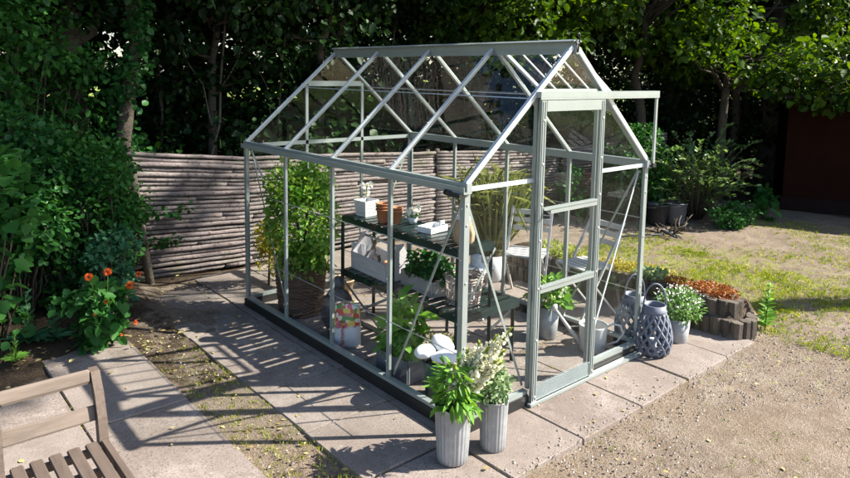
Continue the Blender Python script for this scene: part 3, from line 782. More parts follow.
def jar(loc, label, m, h=.12, r=.038):
    p = thing('jar', label, 'jar', loc); MB().lathe([(r*.9,0),(r,.008),(r,h*.8),(r*.75,h*.9),(r*.75,h)], 18, cap0=True).build('glass_body', M[m], p)
    MB().lathe([(r*.8,h+.001),(r*.8,h+.016)], 18, cap0=True, cap1=True).build('lid', M['zinc_dull'], p)
jar((.66,.73,SL+.008), 'white lidded jar in the wicker basket towards the far side', 'whitepot')
jar((.69,.635,SL+.008), 'grey lidded jar in the wicker basket towards the door', 'zinc_dull', .11)
def stool():
    p = thing('side_stool', 'low white folding stool behind the wicker basket', 'stool', (1.52,1.36,0), .3)
    MB().bbox((-.11,-.11,.43),(.11,.11,.46), .004).build('seat', M['whitecloth'], p)
    for s in (-1, 1):
        for a, b in ((-1, 1), (1, -1)): MB().bar((s*.09, a*.1, .0), (s*.09, b*.1, .428), .016, .022, (1,0,0)).build('leg', M['chair_paint'], p)
    t = thing('tin_can', 'small blue grey tin standing on the white stool', 'tin', (1.50,1.38,.461))
    MB().lathe([(.05,0),(.052,.004),(.052,.095),(.05,.10),(.001,.098)], 20, cap0=True).build('tin_body', M['blue_tin'], t)
stool()

def soil_bag():
    p = thing('soil_bag', 'white potting soil bag with a colourful flower print standing on the greenhouse floor', 'soil bag', (.20,1.52,0), R(-34))
    nz, na = 14, 28; mb = MB(); vs = []; rg = random.Random(2)
    for i in range(nz):
        t = i/(nz-1); z = .36*t
        th = .085*(math.sin(PI*min(1,max(.0,.12+t*.80)))**.6)+.006; w = .108*(1-.10*t+.05*math.sin(PI*t))
        for k in range(na):
            a = 2*PI*k/na; ca, sa = math.cos(a), math.sin(a)
            x = w*math.copysign(abs(ca)**.6, ca); y = th*math.copysign(abs(sa)**.8, sa)
            vs.append((x+rg.uniform(-.003,.003), y+rg.uniform(-.005,.005), z))
    fs = [tuple(reversed(range(na))), tuple(range((nz-1)*na, nz*na))]
    for i in range(nz-1):
        for k in range(na): fs.append((i*na+k, i*na+(k+1)%na, (i+1)*na+(k+1)%na, (i+1)*na+k))
    mb.add(vs, fs, True); mb.build('bag_body', M['bag'], p)
    cu = bpy.data.curves.new('lettering', 'FONT'); cu.body = 'Plantemuld'; cu.size = .05; cu.extrude = .001; cu.align_x = 'CENTER'; cu.align_y = 'CENTER'
    to = bpy.data.objects.new('lettering', cu); C.objects.link(to)
    dg = bpy.context.evaluated_depsgraph_get(); me = bpy.data.meshes.new_from_object(to.evaluated_get(dg)); C.objects.unlink(to); bpy.data.objects.remove(to)
    me.materials.clear(); me.materials.append(M['paper_red']); me.name = 'lettering'
    o = bpy.data.objects.new('lettering', me); C.objects.link(o); o.parent = p
    o.matrix_local = Matrix.Translation((-.040,-.093,.135)) @ Matrix.Rotation(R(90), 4, 'X') @ Matrix.Rotation(R(90), 4, 'Z')
soil_bag()
def black_sack():
    p = thing('bin_bag', 'crumpled black plastic sack behind the potting soil bag', 'sack', (.28,1.78,0))
    rg = random.Random(3); mb = MB(); mb.blob((0,0,.20),(.13,.15,.20), 18, 10, .09, rg); mb.blob((.02,.02,.42),(.05,.05,.07), 10, 6, .2, rg); mb.build('sack_body', M['plastic_black'], p)
black_sack()
def leafy(name, label, cat, loc, potfn, clouds, stems, leafm, seed, rz=0, flowers=None, group=None):
    p = thing(name, label, cat, loc, rz, group)
    potfn(p)
    lb = LB(seed)
    for c in clouds: lb.cloud(*c[:6], **(c[6] if len(c) > 6 else {}))
    lb.build('foliage', M[leafm], p)
    if stems:
        rg = random.Random(seed); mb = MB()
        for a, b, r in stems: mb.tube(wander(rg, a, b, 5, .012), [r, r, r*.9, r*.8, r*.6, r*.4], 6)
        mb.build('stems', M['stem'] if r < .012 else M['twig'], p)
    if flowers:
        fb = LB(seed+3)
        for c in flowers[0]: fb.cloud(*c[:6], **(c[6] if len(c) > 6 else {}))
        fb.build('flowers', M[flowers[1]], p)
    return p
def trough_pot(p):
    mb = MB(); a, b, h = .085, .17, .17
    for s in (-1, 1): mb.bbox((s*a-.006,-b,.002),(s*a+.006,b,h),.003); mb.bbox((-a+.007,s*b-.006,.002),(a-.007,s*b+.006,h),.003)
    mb.box((-a+.007,-b+.007,.003),(a-.007,b-.007,.01)); mb.build('trough', M['plastic_grey'], p); MB().box((-a+.008,-b+.008,.012),(a-.008,b-.008,h-.02)).build('soil', M['soil'], p)
leafy('potted_plant', 'tall broad leaved green plant in a grey trough by the left glass', 'plant', (.22,.86,0), trough_pot,
      [((0,.0,.27),(.13,.17,.11),150,.085,.35,.6,dict(wid=.6)), ((.02,-.04,.42),(.12,.13,.12),80,.12,.35,.6,dict(wid=.55)), ((0,.02,.55),(.08,.08,.05),24,.12,.2,.7,dict(wid=.55))],
      [((0,0,.15),(.02,-.03,.55),.005),((0,-.06,.15),(-.03,-.09,.45),.005),((0,.07,.15),(.03,.1,.44),.005)], 'leaf_bright', 31, .05)
leafy('low_plant', 'low yellow green feathery plant on the floor under the lower shelf', 'plant', (.62,.86,0), lambda p: pot_mb(.075,.09,.07,.005).build('pot', M['terracotta'], p),
      [((0,0,.13),(.15,.15,.07),420,.035,-.3,.5,dict(wid=.35))], None, 'leaf_lime', 33)
def fluted(r0, r1, h, m, n=22):
    def f(p):
        mb = MB(); mod = lambda a, z: 1+.030*(abs(math.sin(a*n/2))-.5)
        prof = [(r0*.96,0),(r0,.004)]+[(r0+(r1-r0)*i/8, h*i/8) for i in range(1,9)]
        mb.lathe(prof, n*8, mod, cap0=True)
        mb.lathe([(r1*1.015,h-.004),(r1*1.02,h),(r1*1.015,h+.004),(r1*.975,h+.003),(r1*.965,h-.05)], 48)
        o = mb.build('pot', M[m], p); soil_disc(r1*.96, h-.025, p)
    return f
def green_tub():
    p = thing('garden_tub', 'dark green fluted tub inside the front left corner', 'tub', (.22,.42,0))
    mb = MB(); mb.lathe([(.095,0),(.10,.004),(.125,.26)], 96, lambda a, z: 1+.02*(abs(math.sin(a*10))-.5), cap0=True); mb.lathe([(.128,.255),(.13,.268),(.12,.268),(.11,.2)], 40); mb.build('tub', M['greentub'], p)
    MB().lathe([(.115,.23),(.001,.235)], 24).build('contents', M['soil'], p)
    for i, (x, y, z, a, b, c, rz, lab) in enumerate(((-.075,.075,.318,.12,.07,.042,.5,'puffy white cushion roll on the back of the green tub'), (-.01,-.075,.312,.115,.068,.040,-.5,'smooth white cushion roll on the near edge of the green tub'), (.065,.06,.338,.12,.075,.048,1.2,'tallest white cushion roll on the right of the green tub'))):
        q = MB(); rg = random.Random(i); q.blob((0,0,0),(a,b,c), 18, 12, .025, rg); o = q.build('cushion_roll', M['whitecloth']); o.location = (.22+x,.42+y,z); o.rotation_euler = (.1*i,.12-.1*i,rz)
        tag(o, lab, 'cushion', 'white rolls on the green tub')
green_tub()
def big_basket(p):
    mb = MB(); r0, r1, h = .18, .225, .44; rg = random.Random(1)
    for i in range(26):
        z = .012+h*i/25.5; r = r0+(r1-r0)*(i/25)**.7
        mb.tube([(r*(1+.025*(-1)**(k+i))*math.cos(2*PI*k/36), r*(1+.025*(-1)**(k+i))*math.sin(2*PI*k/36), z+rg.uniform(-.003,.003)) for k in range(37)], .0105, 5)
    for k in range(36):
        a = 2*PI*k/36+.087; mb.tube([(r0*math.cos(a),r0*math.sin(a),0),(r1*.99*math.cos(a),r1*.99*math.sin(a),h)], .006, 4)
    mb.build('wicker_pot', M['wicker'], p); soil_disc(r1*.95, h-.05, p)
leafy('potted_shrub', 'tall bushy variegated shrub in a brown wicker pot inside the back left corner', 'shrub', (.305,2.43,0), big_basket,
      [((0,-.02,.85),(.33,.33,.42),2600,.055,0,.5,dict(wid=.6,shell=.35)), ((-.12,0,1.18),(.22,.22,.22),700,.05,-.3,.5,dict(wid=.6)), ((.14,.05,1.15),(.22,.2,.24),700,.05,-.3,.5,dict(wid=.6)), ((0,-.08,.50),(.27,.22,.17),620,.055,.3,.5,dict(wid=.6))],
      [((0,0,.4),(-.06,0,1.25),.016),((0,0,.4),(.12,.05,1.2),.016),((.03,.02,.4),(.05,-.12,.95),.016)], 'leaf_shrub', 41)
leafy('yellow_shrub', 'small yellow leaved shrub against the log fence behind the greenhouse', 'shrub', (.43,3.3,0), lambda p: MB().tube([(0,0,-.03),(.02,0,.4)], .012, 6).build('trunk', M['twig'], p),
      [((0,0,.50),(.14,.14,.18),460,.05,0,.5,dict(wid=.6)), ((.03,0,.30),(.17,.14,.2),200,.05,0,.5,dict(wid=.6))], None, 'leaf_yellow', 43)
def tan_pot():
    p = thing('clay_jar', 'squat tan clay pot on the floor beside the wicker pot', 'plant pot', (.80,2.50,0)); pot_mb(.085,.115,.20,.008,28,None,.01).build('pot', M['straw'], p); soil_disc(.105,.17,p)
tan_pot()
leafy('potted_plant', 'leafy bright green plant with white flowers in a hammered zinc pot behind the door', 'plant', (1.63,.64,0), lambda p: (pot_mb(.075,.092,.27,.005,32).build('pot', M['zinc'], p), soil_disc(.087,.25,p)),
      [((0,0,.37),(.17,.17,.09),170,.085,.1,.7,dict(wid=.6)), ((.02,0,.44),(.11,.11,.06),60,.10,-.2,.6,dict(wid=.55))], None, 'leaf_bright', 47, 0, ([((-.03,-.04,.42),(.14,.14,.06),60,.03,0,.5,dict(wid=.9))], 'flower_cream'))
def watering_can():
    p = thing('watering_can', 'pale grey metal watering can with a long spout standing behind the door', 'watering can', (1.70,.24,0), 0)
    MB().lathe([(.098,0),(.10,.006),(.112,.20),(.115,.215),(.110,.215),(.105,.19)], 32, cap0=True).build('can_body', M['white_enamel'], p)
    sp = Vector((-.66,.75,0)).normalized()
    a = sp*.095+Vector((0,0,.05)); b = sp*.30+Vector((0,0,.31))
    MB().tube([a, a.lerp(b,.5)+Vector((0,0,-.005)), b], [.022,.015,.011], 10).build('spout', M['white_enamel'], p)
    d = (b-a).normalized(); e = b+d*.03
    MB().tube([b, b+d*.012, e, e+d*.008], [.012,.028,.036,.033], 14).build('rose', M['white_enamel'], p)
    MB().tube([sp*.09+Vector((0,0,.195)), sp*.19+Vector((0,0,.178))], .005, 6).build('spout_stay', M['white_enamel'], p)
    h = [-sp*.112+Vector((0,0,.05)), -sp*.19+Vector((0,0,.08)), -sp*.235+Vector((0,0,.15)), -sp*.21+Vector((0,0,.215)), -sp*.15+Vector((0,0,.225)), -sp*.108+Vector((0,0,.20))]
    MB().tube(h, .009, 8).build('handle', M['white_enamel'], p)
watering_can()

# ------------------------------------------------------------------ outside near the corner
def snap_pot():
    p = thing('flower_pot', 'fluted zinc pot of cream snapdragons at the near greenhouse corner', 'plant pot', (-.215,-.165,0))
    fluted(.088,.105,.325,'zinc',24)(p)
    rg = random.Random(12); nr = np.random.RandomState(5)
    lv = LB(51)
    for i in range(330):
        a = rg.uniform(0,2*PI); r = rg.uniform(.01,.11); z = rg.uniform(.31,.55)
        d = (math.cos(a), math.sin(a), rg.uniform(-.75,.9)); lv.leaves([(r*math.cos(a), r*math.sin(a), z)], [d], rg.uniform(.035,.088), wid=.30, curl=.22, upb=.5)
    for i in range(9):          # long leaves hanging over the rim
        a = rg.uniform(-2.6,.3); lv.leaves([(.095*math.cos(a), .095*math.sin(a), .37)], [(math.cos(a)*.55, math.sin(a)*.55, -.9)], rg.uniform(.09,.15), wid=.3, curl=.1)
    for a in (-.2, -.45): lv.leaves([(.11*math.cos(a), .11*math.sin(a), .42)], [(.6,-.25,-.75)], .20, wid=.26, curl=.15)
    lv.build('foliage', M['leaf_bright'], p)
    st = MB(); k = 0
    rt = Vector((.76,-.65,0))
    tips = [(.10,.62),(.17,.70),(.23,.76),(.05,.57),(.13,.60),(.20,.65),(.0,.54),(.27,.70),(.15,.55),(.30,.62),(.19,.58),(.09,.53),(.25,.58),(.14,.66)]
    for (off, z) in tips:
        q = rt*(off*1.15+.015)+Vector((rg.uniform(-.06,.06), rg.uniform(-.05,.08), z+.015)); a = Vector((rg.uniform(-.04,.04), rg.uniform(-.04,.04), .3))
        pts = wander(rg, a, q, 5, .012); st.tube(pts, [.005,.005,.004,.004,.003,.002], 6)
        fb = LB(60+k); gb = LB(80+k); ax = (q-a).normalized()
        for j in range(40):
            t = .42+.50*j/39; c = a.lerp(q, t); an = j*2.4; o = Vector((math.cos(an), math.sin(an), .3))
            s = .034*(1-.45*(j/39)); cc = c+o*.016
            for m_ in range(3): fb.leaves([cc], [o+Vector(nr.normal(0,.5,3))], s, wid=1.0, upb=.2, fold=.5)
        for j in range(16):
            t = .92+.09*j/15; c = a.lerp(q, t); an = j*2.4; gb.leaves([c], [(math.cos(an), math.sin(an), .8)], .016, wid=.7)
        fb.build('flower_spike', M['flower_cream'], p); gb.build('flower_buds', M['leaf_lime'], p); k += 1
    st.build('stems', M['stem'], p)
snap_pot()
leafy('flower_pot', 'narrower fluted zinc pot of pale variegated shrub by the door', 'plant pot', (.055,-.225,0), fluted(.074,.086,.30,'zinc',22),
      [((0,0,.39),(.10,.10,.09),420,.036,-.2,.6,dict(wid=.5)), ((.03,.02,.47),(.06,.06,.07),150,.034,-.4,.5,dict(wid=.5)), ((-.03,0,.36),(.11,.1,.05),120,.04,.1,.6,dict(wid=.5))],
      [((0,0,.28),(.03,.02,.5),.003),((0,0,.28),(-.06,0,.42),.003),((0,0,.28),(.06,-.04,.42),.003)], 'leaf_grey', 55)
def lantern(loc, label, rz):
    p = thing('lantern', label, 'lantern', loc, rz)
    h = .375
    def rad(z):
        t = z/h
        return .098+.045*math.sin(PI*min(1, t*1.05+.02)**.8)-.022*t*t
    mb = MB(); n = 13
    for s in (-1, 1):
        for k in range(n):
            a0 = 2*PI*k/n; pts = []
            for i in range(17):
                z = .02+(h-.045)*i/16; a = a0+s*1.6*i/16; r = rad(z); pts.append((r*math.cos(a), r*math.sin(a), z))
            mb.tube(pts, .0115, 6)
    mb.build('lattice', M['lantern'], p)
    MB().lathe([(.02,0),(.088,.0),(.096,.008),(.100,.022),(.094,.03),(.02,.03)], 28, cap0=True, cap1=True).build('foot', M['lantern'], p)
    MB().lathe([(rad(h-.03)+.006,h-.035),(.098,h-.018),(.088,h-.008),(.085,h+.03),(.076,h+.03),(.074,h-.02)], 28).build('collar', M['lantern'], p)
    pts = [(.088*math.cos(t), 0, h-.005+.20*math.sin(t)**.8 if math.sin(t) > 0 else h-.005) for t in np.linspace(0, PI, 17)]
    MB().tube(pts, .007, 8).build('handle', M['lantern'], p)
    MB().lathe([(.03,.031),(.03,.12),(.028,.122),(.001,.118)], 16, cap0=True).build('candle', M['whitecloth'], p)
lantern((2.02,-.10,0), 'blue grey lattice lantern with hoop handle standing nearest on the paving', R(-42))
lantern((2.115,.14,0), 'blue grey lattice lantern half hidden behind the greenhouse corner post', R(-30))
leafy('flower_pot', 'dull grey pot of bushy white flowers beside the two lanterns', 'plant pot', (2.42,-.09,0), lambda p: (pot_mb(.085,.10,.20,.006,28).build('pot', M['zinc_dull'], p), soil_disc(.093,.18,p)),
      [((0,0,.30),(.20,.20,.12),900,.038,-.25,.55,dict(wid=.42)), ((.03,-.02,.38),(.13,.13,.07),250,.036,-.5,.5,dict(wid=.42))],
      [((0,0,.18),(.1,0,.38),.003),((0,0,.18),(-.1,.04,.36),.003)], 'leaf_pale', 58, 0, ([((0,0,.37),(.20,.20,.11),300,.017,-.3,.5,dict(wid=.9))], 'flower_white'))

# palisade planter
def palisade():
    p = thing('palisade_planter', 'curved two tier edging of dark concrete palisade stakes', 'planter')
    def stake(mb, x, y, r, z0, z1, rg):
        n = 8; tilt = (rg.uniform(-.006,.006), rg.uniform(-.006,.006))
        pr = [(r,z0),(r,z1-.008),(r*.92,z1-.001),(r*.5,z1)]
        vs = []
        for rr, z in pr:
            f = (z-z0)/(z1-z0)
            for k in range(n):
                a = 2*PI*k/n; vs.append((x+rr*math.cos(a)*1.0+tilt[0]*f, y+rr*math.sin(a)+tilt[1]*f, z))
        fs = [tuple(range(3*n,4*n))]
        for i in range(3):
            for k in range(n): fs.append((i*n+k, i*n+(k+1)%n, (i+1)*n+(k+1)%n, (i+1)*n+k))
        mb.add(vs, fs, False)
    def along(pts, step):
        out = []; acc = 0
        P = [Vector((*q, 0)) for q in pts]
        for a, b in zip(P, P[1:]):
            l = (b-a).length; t = acc
            while t < l: out.append(a.lerp(b, t/l)); t += step
            acc = t-l
        return out
    low = [(3.22,-.30),(3.12,-.40),(2.99,-.44),(2.87,-.38),(2.83,-.2),(2.84,.2),(2.85,.7),(2.79,1.2),(2.68,1.6),(2.6,2.2)]
    up = [(3.16,-.20),(3.06,-.30),(2.95,-.30),(2.90,-.15),(2.92,.2),(2.93,.7),(2.87,1.2),(2.76,1.6),(2.68,2.2)]
    rg = random.Random(9); a = MB(); b = MB()
    for q in along(low, .082): stake(a, q.x, q.y, .050, -.06, .145+rg.uniform(-.006,.006), rg)
    for q in along(up, .082): stake(b, q.x, q.y, .050, .02, .285+rg.uniform(-.01,.008), rg)
    a.build('lower_tier', M['palisade'], p); b.build('upper_tier', M['palisade'], p)
palisade()
def clump(name, label, cat, loc, r, n, size, m, seed, extra=None, **k):
    lb = LB(seed); lb.cloud((0,0,0), r, n, size, -.5, .5, **k)
    if extra: lb.cloud(*extra)
    o = lb.build(name, M[m]); o.location = loc; return tag(o, label, cat)
clump('sedum', 'rusty red sedum mat on the near end of the palisade planter', 'plant', (3.06,-.08,.29), (.17,.22,.07), 1500, .022, 'sedum_red', 71, wid=.6)
clump('sedum', 'orange sedum mat trailing behind the rusty red one', 'plant', (3.02,.22,.29), (.13,.2,.055), 900, .022, 'sedum_red', 72, wid=.6)
clump('sedum', 'yellow green sedum mat next to the greenhouse corner post', 'plant', (3.05,.86,.29), (.16,.30,.06), 1200, .024, 'sedum_yellow', 73, wid=.6)
clump('sedum', 'yellow flowering mat seen through the greenhouse door', 'plant', (2.98,1.55,.30), (.18,.42,.10), 1500, .03, 'leaf_lime', 74, wid=.5)
clump('rock_plant', 'pale green rosette plant between the red and the yellow sedum', 'plant', (3.0,.50,.30), (.12,.17,.06), 360, .05, 'leaf_grey', 75, wid=.45)
clump('sedum', 'golden yellow mat at the back of the planter beyond the green rosettes', 'plant', (3.35,.75,.22), (.2,.35,.06), 900, .024, 'sedum_yellow', 76, wid=.6)
def weed():
    p = thing('weed', 'single upright leafy green weed beyond the end of the palisade planter', 'weed', (3.30,-.44,-.02))
    MB().tube([(0,0,0),(.02,0,.2),(.05,.01,.42)], [.006,.005,.002], 6).build('stem', M['stem'], p)
    lb = LB(77); rg = random.Random(3)
    for i in range(44):
        t = i/43; a = i*2.4; lb.leaves([(.05*t, 0, .03+.38*t)], [(math.cos(a), math.sin(a), .5)], .10*(1.15-.75*t), wid=.5)
    lb.build('leaves', M['leaf_bright'], p)
weed()

# ------------------------------------------------------------------ bistro chairs and grass beyond the right glass
def folding_chair(loc, rz, label):
    p = thing('folding_chair', label, 'chair', loc, rz, 'pale slatted folding chairs')
    s = MB()
    for i in range(6): s.box((-.19,-.18+i*.064,.45),(.19,-.18+i*.064+.045,.466))
    s.build('seat', M['chair_paint'], p)
    b = MB()
    for z in (.62,.70,.78): b.box((-.185,.235+(z-.6)*.2,z),(.185,.247+(z-.6)*.2,z+.05))
    b.build('backrest', M['chair_paint'], p)
    for x in (-.2, .2):
        MB().bar((x,-.22,0),(x,.28,.86),.014,.024,(1,0,0)).build('leg', M['chair_paint'], p)
        MB().bar((x*.9,.24,0),(x*.9,-.18,.449),.014,.024,(1,0,0)).build('leg', M['chair_paint'], p)
folding_chair((2.24,1.42,0), R(-60), 'pale slatted folding chair beside the right glass nearer the reedy grass')
folding_chair((2.36,.82,0), R(-100), 'pale slatted folding chair seen through the door in front of the palisade')
def reed():
    p = thing('ornamental_grass', 'tall straw yellow ornamental grass in a pale pot beyond the right glass', 'grass plant', (2.42,2.05,0))
    pot_mb(.13,.17,.28,.01,28).build('pot', M['whitepot'], p); soil_disc(.16,.26,p)
    lb = LB(91); rg = lb.rng; n = 420
    a = rg.uniform(0,2*PI,n); r = rg.uniform(0,.1,n); P = np.stack([r*np.cos(a), r*np.sin(a), np.full(n,.27)],1)
    sp = rg.uniform(.05,.55,n); D = np.stack([sp*np.cos(a), sp*np.sin(a), np.ones(n)],1)
    lb.leaves(P, D, rg.uniform(.5,1.0,n), wid=.018, curl=.12, upb=0, shape=(.3,.7,.8))
    Pm = P+D/np.linalg.norm(D,axis=1,keepdims=True)*rg.uniform(.35,.9,n)[:,None]; D2 = D*.6+rg.normal(0,.5,(n,3)); D2[:,2] -= .3
    lb.leaves(Pm, D2, rg.uniform(.15,.35,n), wid=.05, curl=.25)
    lb.build('blades', M['leaf_reed'], p)
reed()

# ------------------------------------------------------------------ wooden chair bottom left
def garden_chair():
    p = thing('slatted_chair', 'weathered wooden slatted garden chair in the near left corner', 'chair', (-2.082,.30,0), 0)
    hx = .217; yb = .27; yf = -.22
    def post(x):
        pts = [(x,yb+.03,0),(x,yb,.20),(x,yb+.005,.40),(x,yb+.022,.50),(x,yb+.065,.61),(x,yb+.125,.70)]
        mb = MB(); vs = []
        for q in pts:
            for i, j in ((-1,-1),(1,-1),(1,1),(-1,1)): vs.append((q[0]+i*.021, q[1]+j*.030, q[2]))
        fs = [(0,3,2,1), tuple(range(20,24))]
        for k in range(5):
            for j in range(4): fs.append((k*4+j, k*4+(j+1)%4, k*4+4+(j+1)%4, k*4+4+j))
        mb.add(vs, fs); mb.build('back_post', M['benchwood'], p)
    post(hx); post(-hx)
    MB().bbox((-hx+.019,-.028,-.034),(hx-.019,.028,.034), .012, Matrix.Translation((0,yb+.115,.672)) @ Matrix.Rotation(-.35,4,'X')).build('top_rail', M['benchwood_x'], p)
    MB().bbox((-hx+.019,-.013,-.036),(hx-.019,.013,.036), .006, Matrix.Translation((0,yb+.045,.512)) @ Matrix.Rotation(-.4,4,'X')).build('back_rail', M['benchwood_x'], p)
    for x in (-hx, hx): MB().bbox((x-.017,yf,.355),(x+.017,yb-.028,.40), .005).build('seat_rail', M['benchwood'], p)
    for y in (yf+.03, .02, yb-.06): MB().box((-hx+.018,y-.016,.352),(hx-.018,y+.016,.386)).build('cross_bearer', M['benchwood_x'], p)
    n = 5; w = .054; pitch = (2*hx-.05)/n
    for i in range(n):
        x = -hx+.025+pitch*(i+.5); MB().bbox((x-w/2,yf-.01,.388),(x+w/2,yb-.035,.408), .005).build('seat_slat', M['benchwood'], p)
    for x in (-hx, hx): MB().bbox((x-.018,yf+.02,0),(x+.018,yf+.062,.353), .004).build('front_leg', M['benchwood'], p)
garden_chair()

# ------------------------------------------------------------------ log fence
def fence(path, rows, label, seed):
    rg = random.Random(seed)
    p = thing('log_fence', label, 'fence', (path[0][0], path[0][1], 0)); o0 = Vector((path[0][0], path[0][1], 0))
    N = 26
    P = [Vector((x, y, z)) for x, y, z in path]
    seg = [(b-a).length for a, b in zip(P, P[1:])]; tot = sum(seg)
    def at(t):
        d = t*tot
        for a, b, l in zip(P, P[1:], seg):
            if d <= l+1e-6: return a.lerp(b, d/l)
            d -= l
        return P[-1]
    mb = MB()
    for k in range(rows):
        cuts = [-.01]+sorted(rg.uniform(.15,.9) for _ in range(max(1, int(tot/2.4))))+[1.0]
        for c0, c1 in zip(cuts, cuts[1:]):
            n = max(4, int((c1-c0)*tot/.16)); pts = []; rs = []
            r0 = rg.uniform(.80,1.10); ph = rg.uniform(0,6)
            for i in range(n+1):
                t = c0+(c1-c0)*i/n; q = at(max(0,min(1,t))); h = q.z; sp = h/rows
                wz = .06*sp*math.sin(ph+t*tot*1.7)+rg.uniform(-.06,.06)*sp
                pts.append(Vector((q.x+(t*tot if t < 0 else 0)+rg.uniform(-.004,.004), q.y+rg.uniform(-.006,.006)+.012*math.sin(ph*3+k), sp*(k+.5)+wz))-o0)
                rs.append(sp*.51*r0*(1+rg.uniform(-.08,.08)+(.06 if i == 0 else 0)))
            mb.tube(pts, rs, 8)
    mb.build('logs', M['log'], p)
    for t in np.linspace(.02,.98,max(2,int(tot/1.1))):
        q = at(t); MB().tube([Vector((q.x,q.y+.085,-.1))-o0, Vector((q.x,q.y+.08,q.z+.02))-o0], .035, 8).build('stake', M['bark'], p)
fence([(-.66,4.27,1.36),(.55,4.13,1.235),(1.9,4.10,1.19),(3.40,4.10,1.12)], 26, 'long greyish log fence panel behind the back wall of the greenhouse', 1)
fence([(3.43,4.08,1.13),(4.6,4.0,1.06),(5.9,3.9,1.03)], 24, 'middle log fence panel seen through the gable glass', 2)
fence([(5.95,3.84,1.04),(7.0,3.45,1.13),(8.15,3.32,1.24)], 24, 'far right log fence panel ending beside the dark bush', 3)
def leaning_pole():
    o = MB().tube([(-.50,4.05,-.05),(-.56,4.12,.6),(-.62,4.17,1.26)], [.042,.040,.034], 10).build('leaning_pole', M['bark_pale']); tag(o, 'bare brown pole leaning on the left end of the log fence', 'pole')
leaning_pole()

# ------------------------------------------------------------------ woods
def crown_mesh(name, m, seed, r=(1.9,1.9,2.0), nclump=46, per=120, size=.11, flat=.55):
    lb = LB(seed); rg = lb.rng; cs = []
    for i in range(nclump):
        d = rg.normal(0,1,3); d /= np.linalg.norm(d); c = d*np.array(r)*(rg.uniform(.35,1.0)**.6); cs.append(c)
        q = rg.uniform(.35,.62)
        lb.cloud(c, (q, q, q*flat), int(per*rg.uniform(.6,1.4)), size, .35, .55, wid=.72)
    return lb.mesh(name, M[m]), cs
def limbs(mb, base, cs, rg, r):
    for c in cs:
        c = Vector(c); a = Vector((base.x*.5, base.y*.5, min(c.z-.2, base.z+rg.uniform(0,1.2))))
        pts = wander(rg, a, c, 4, .12); mb.tube(pts, [r, r*.8, r*.6, r*.4, r*.2], 5)
def tree_proto(name, label, cat, mesh_cs, zc, h0, r0, seed, barkm, lean=(0,0)):
    me, cs = mesh_cs; rg = random.Random(seed)
    p = thing(name, label, cat)
    mb = MB(); top = Vector((lean[0], lean[1], zc+.8)); pts = wander(rg, (0,0,-.15), top, 8, .10); mb.tube(pts, [r0*(1.25 if i == 0 else 1-.085*i) for i in range(9)], 10)
    limbs(mb, Vector((lean[0], lean[1], zc-1.2)), [(c[0]+lean[0], c[1]+lean[1], c[2]+zc) for c in cs[::2]], rg, r0*.3)
    mb.build('trunk', M[barkm], p)
    o = bpy.data.objects.new('crown', me); C.objects.link(o); o.parent = p; o.location = (lean[0], lean[1], zc)
    return p
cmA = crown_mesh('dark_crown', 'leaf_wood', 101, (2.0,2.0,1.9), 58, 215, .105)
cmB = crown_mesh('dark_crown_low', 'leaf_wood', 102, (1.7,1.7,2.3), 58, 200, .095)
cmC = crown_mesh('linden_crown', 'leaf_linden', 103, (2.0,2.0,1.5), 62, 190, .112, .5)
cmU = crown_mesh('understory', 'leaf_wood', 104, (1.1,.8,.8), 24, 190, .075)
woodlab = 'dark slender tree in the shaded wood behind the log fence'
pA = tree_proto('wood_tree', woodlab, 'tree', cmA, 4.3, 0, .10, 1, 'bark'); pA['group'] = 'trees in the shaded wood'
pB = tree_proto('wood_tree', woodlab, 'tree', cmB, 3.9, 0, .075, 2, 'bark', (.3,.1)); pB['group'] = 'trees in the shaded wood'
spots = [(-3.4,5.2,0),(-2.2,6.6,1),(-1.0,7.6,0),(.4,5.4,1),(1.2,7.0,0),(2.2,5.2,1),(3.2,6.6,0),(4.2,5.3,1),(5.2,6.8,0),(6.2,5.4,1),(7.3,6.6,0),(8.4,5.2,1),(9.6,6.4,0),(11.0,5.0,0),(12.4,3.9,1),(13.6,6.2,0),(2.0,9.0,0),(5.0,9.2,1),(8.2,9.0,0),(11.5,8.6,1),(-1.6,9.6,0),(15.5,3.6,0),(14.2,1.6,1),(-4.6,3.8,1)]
rgw = random.Random(17); used = {0: False, 1: False}
for x, y, k in spots:
    pr = (pA, pB)[k]; o = pr if not used[k] else copy_tree(pr); used[k] = True
    o.location = (x+rgw.uniform(-.25,.25), y+rgw.uniform(-.25,.25), 0); o.rotation_euler = (0,0,rgw.uniform(0,6.28)); s = rgw.uniform(.9,1.2); o.scale = (s, s, s*rgw.uniform(.95,1.1))
# sunlit broad leaved trees
pC = tree_proto('linden_tree', 'broad leaved tree with sunlit green leaves above the greenhouse ridge end', 'tree', cmC, 3.75, 0, .11, 3, 'bark'); pC.location = (5.0,4.75,0)
for (x, y, z, s, rz, lab) in ((8.3,4.0,-.1,1.05,2.0,'broad leaved tree with sunlit leaves behind the bush and fence end'), (10.6,3.3,-.2,1.0,4.0,'broad leaved tree rising behind the left corner of the dark red shed')):
    o = copy_tree(pC); o['label'] = lab; o.location = (x,y,z); o.rotation_euler = (0,0,rz); o.scale = (s,s,s)
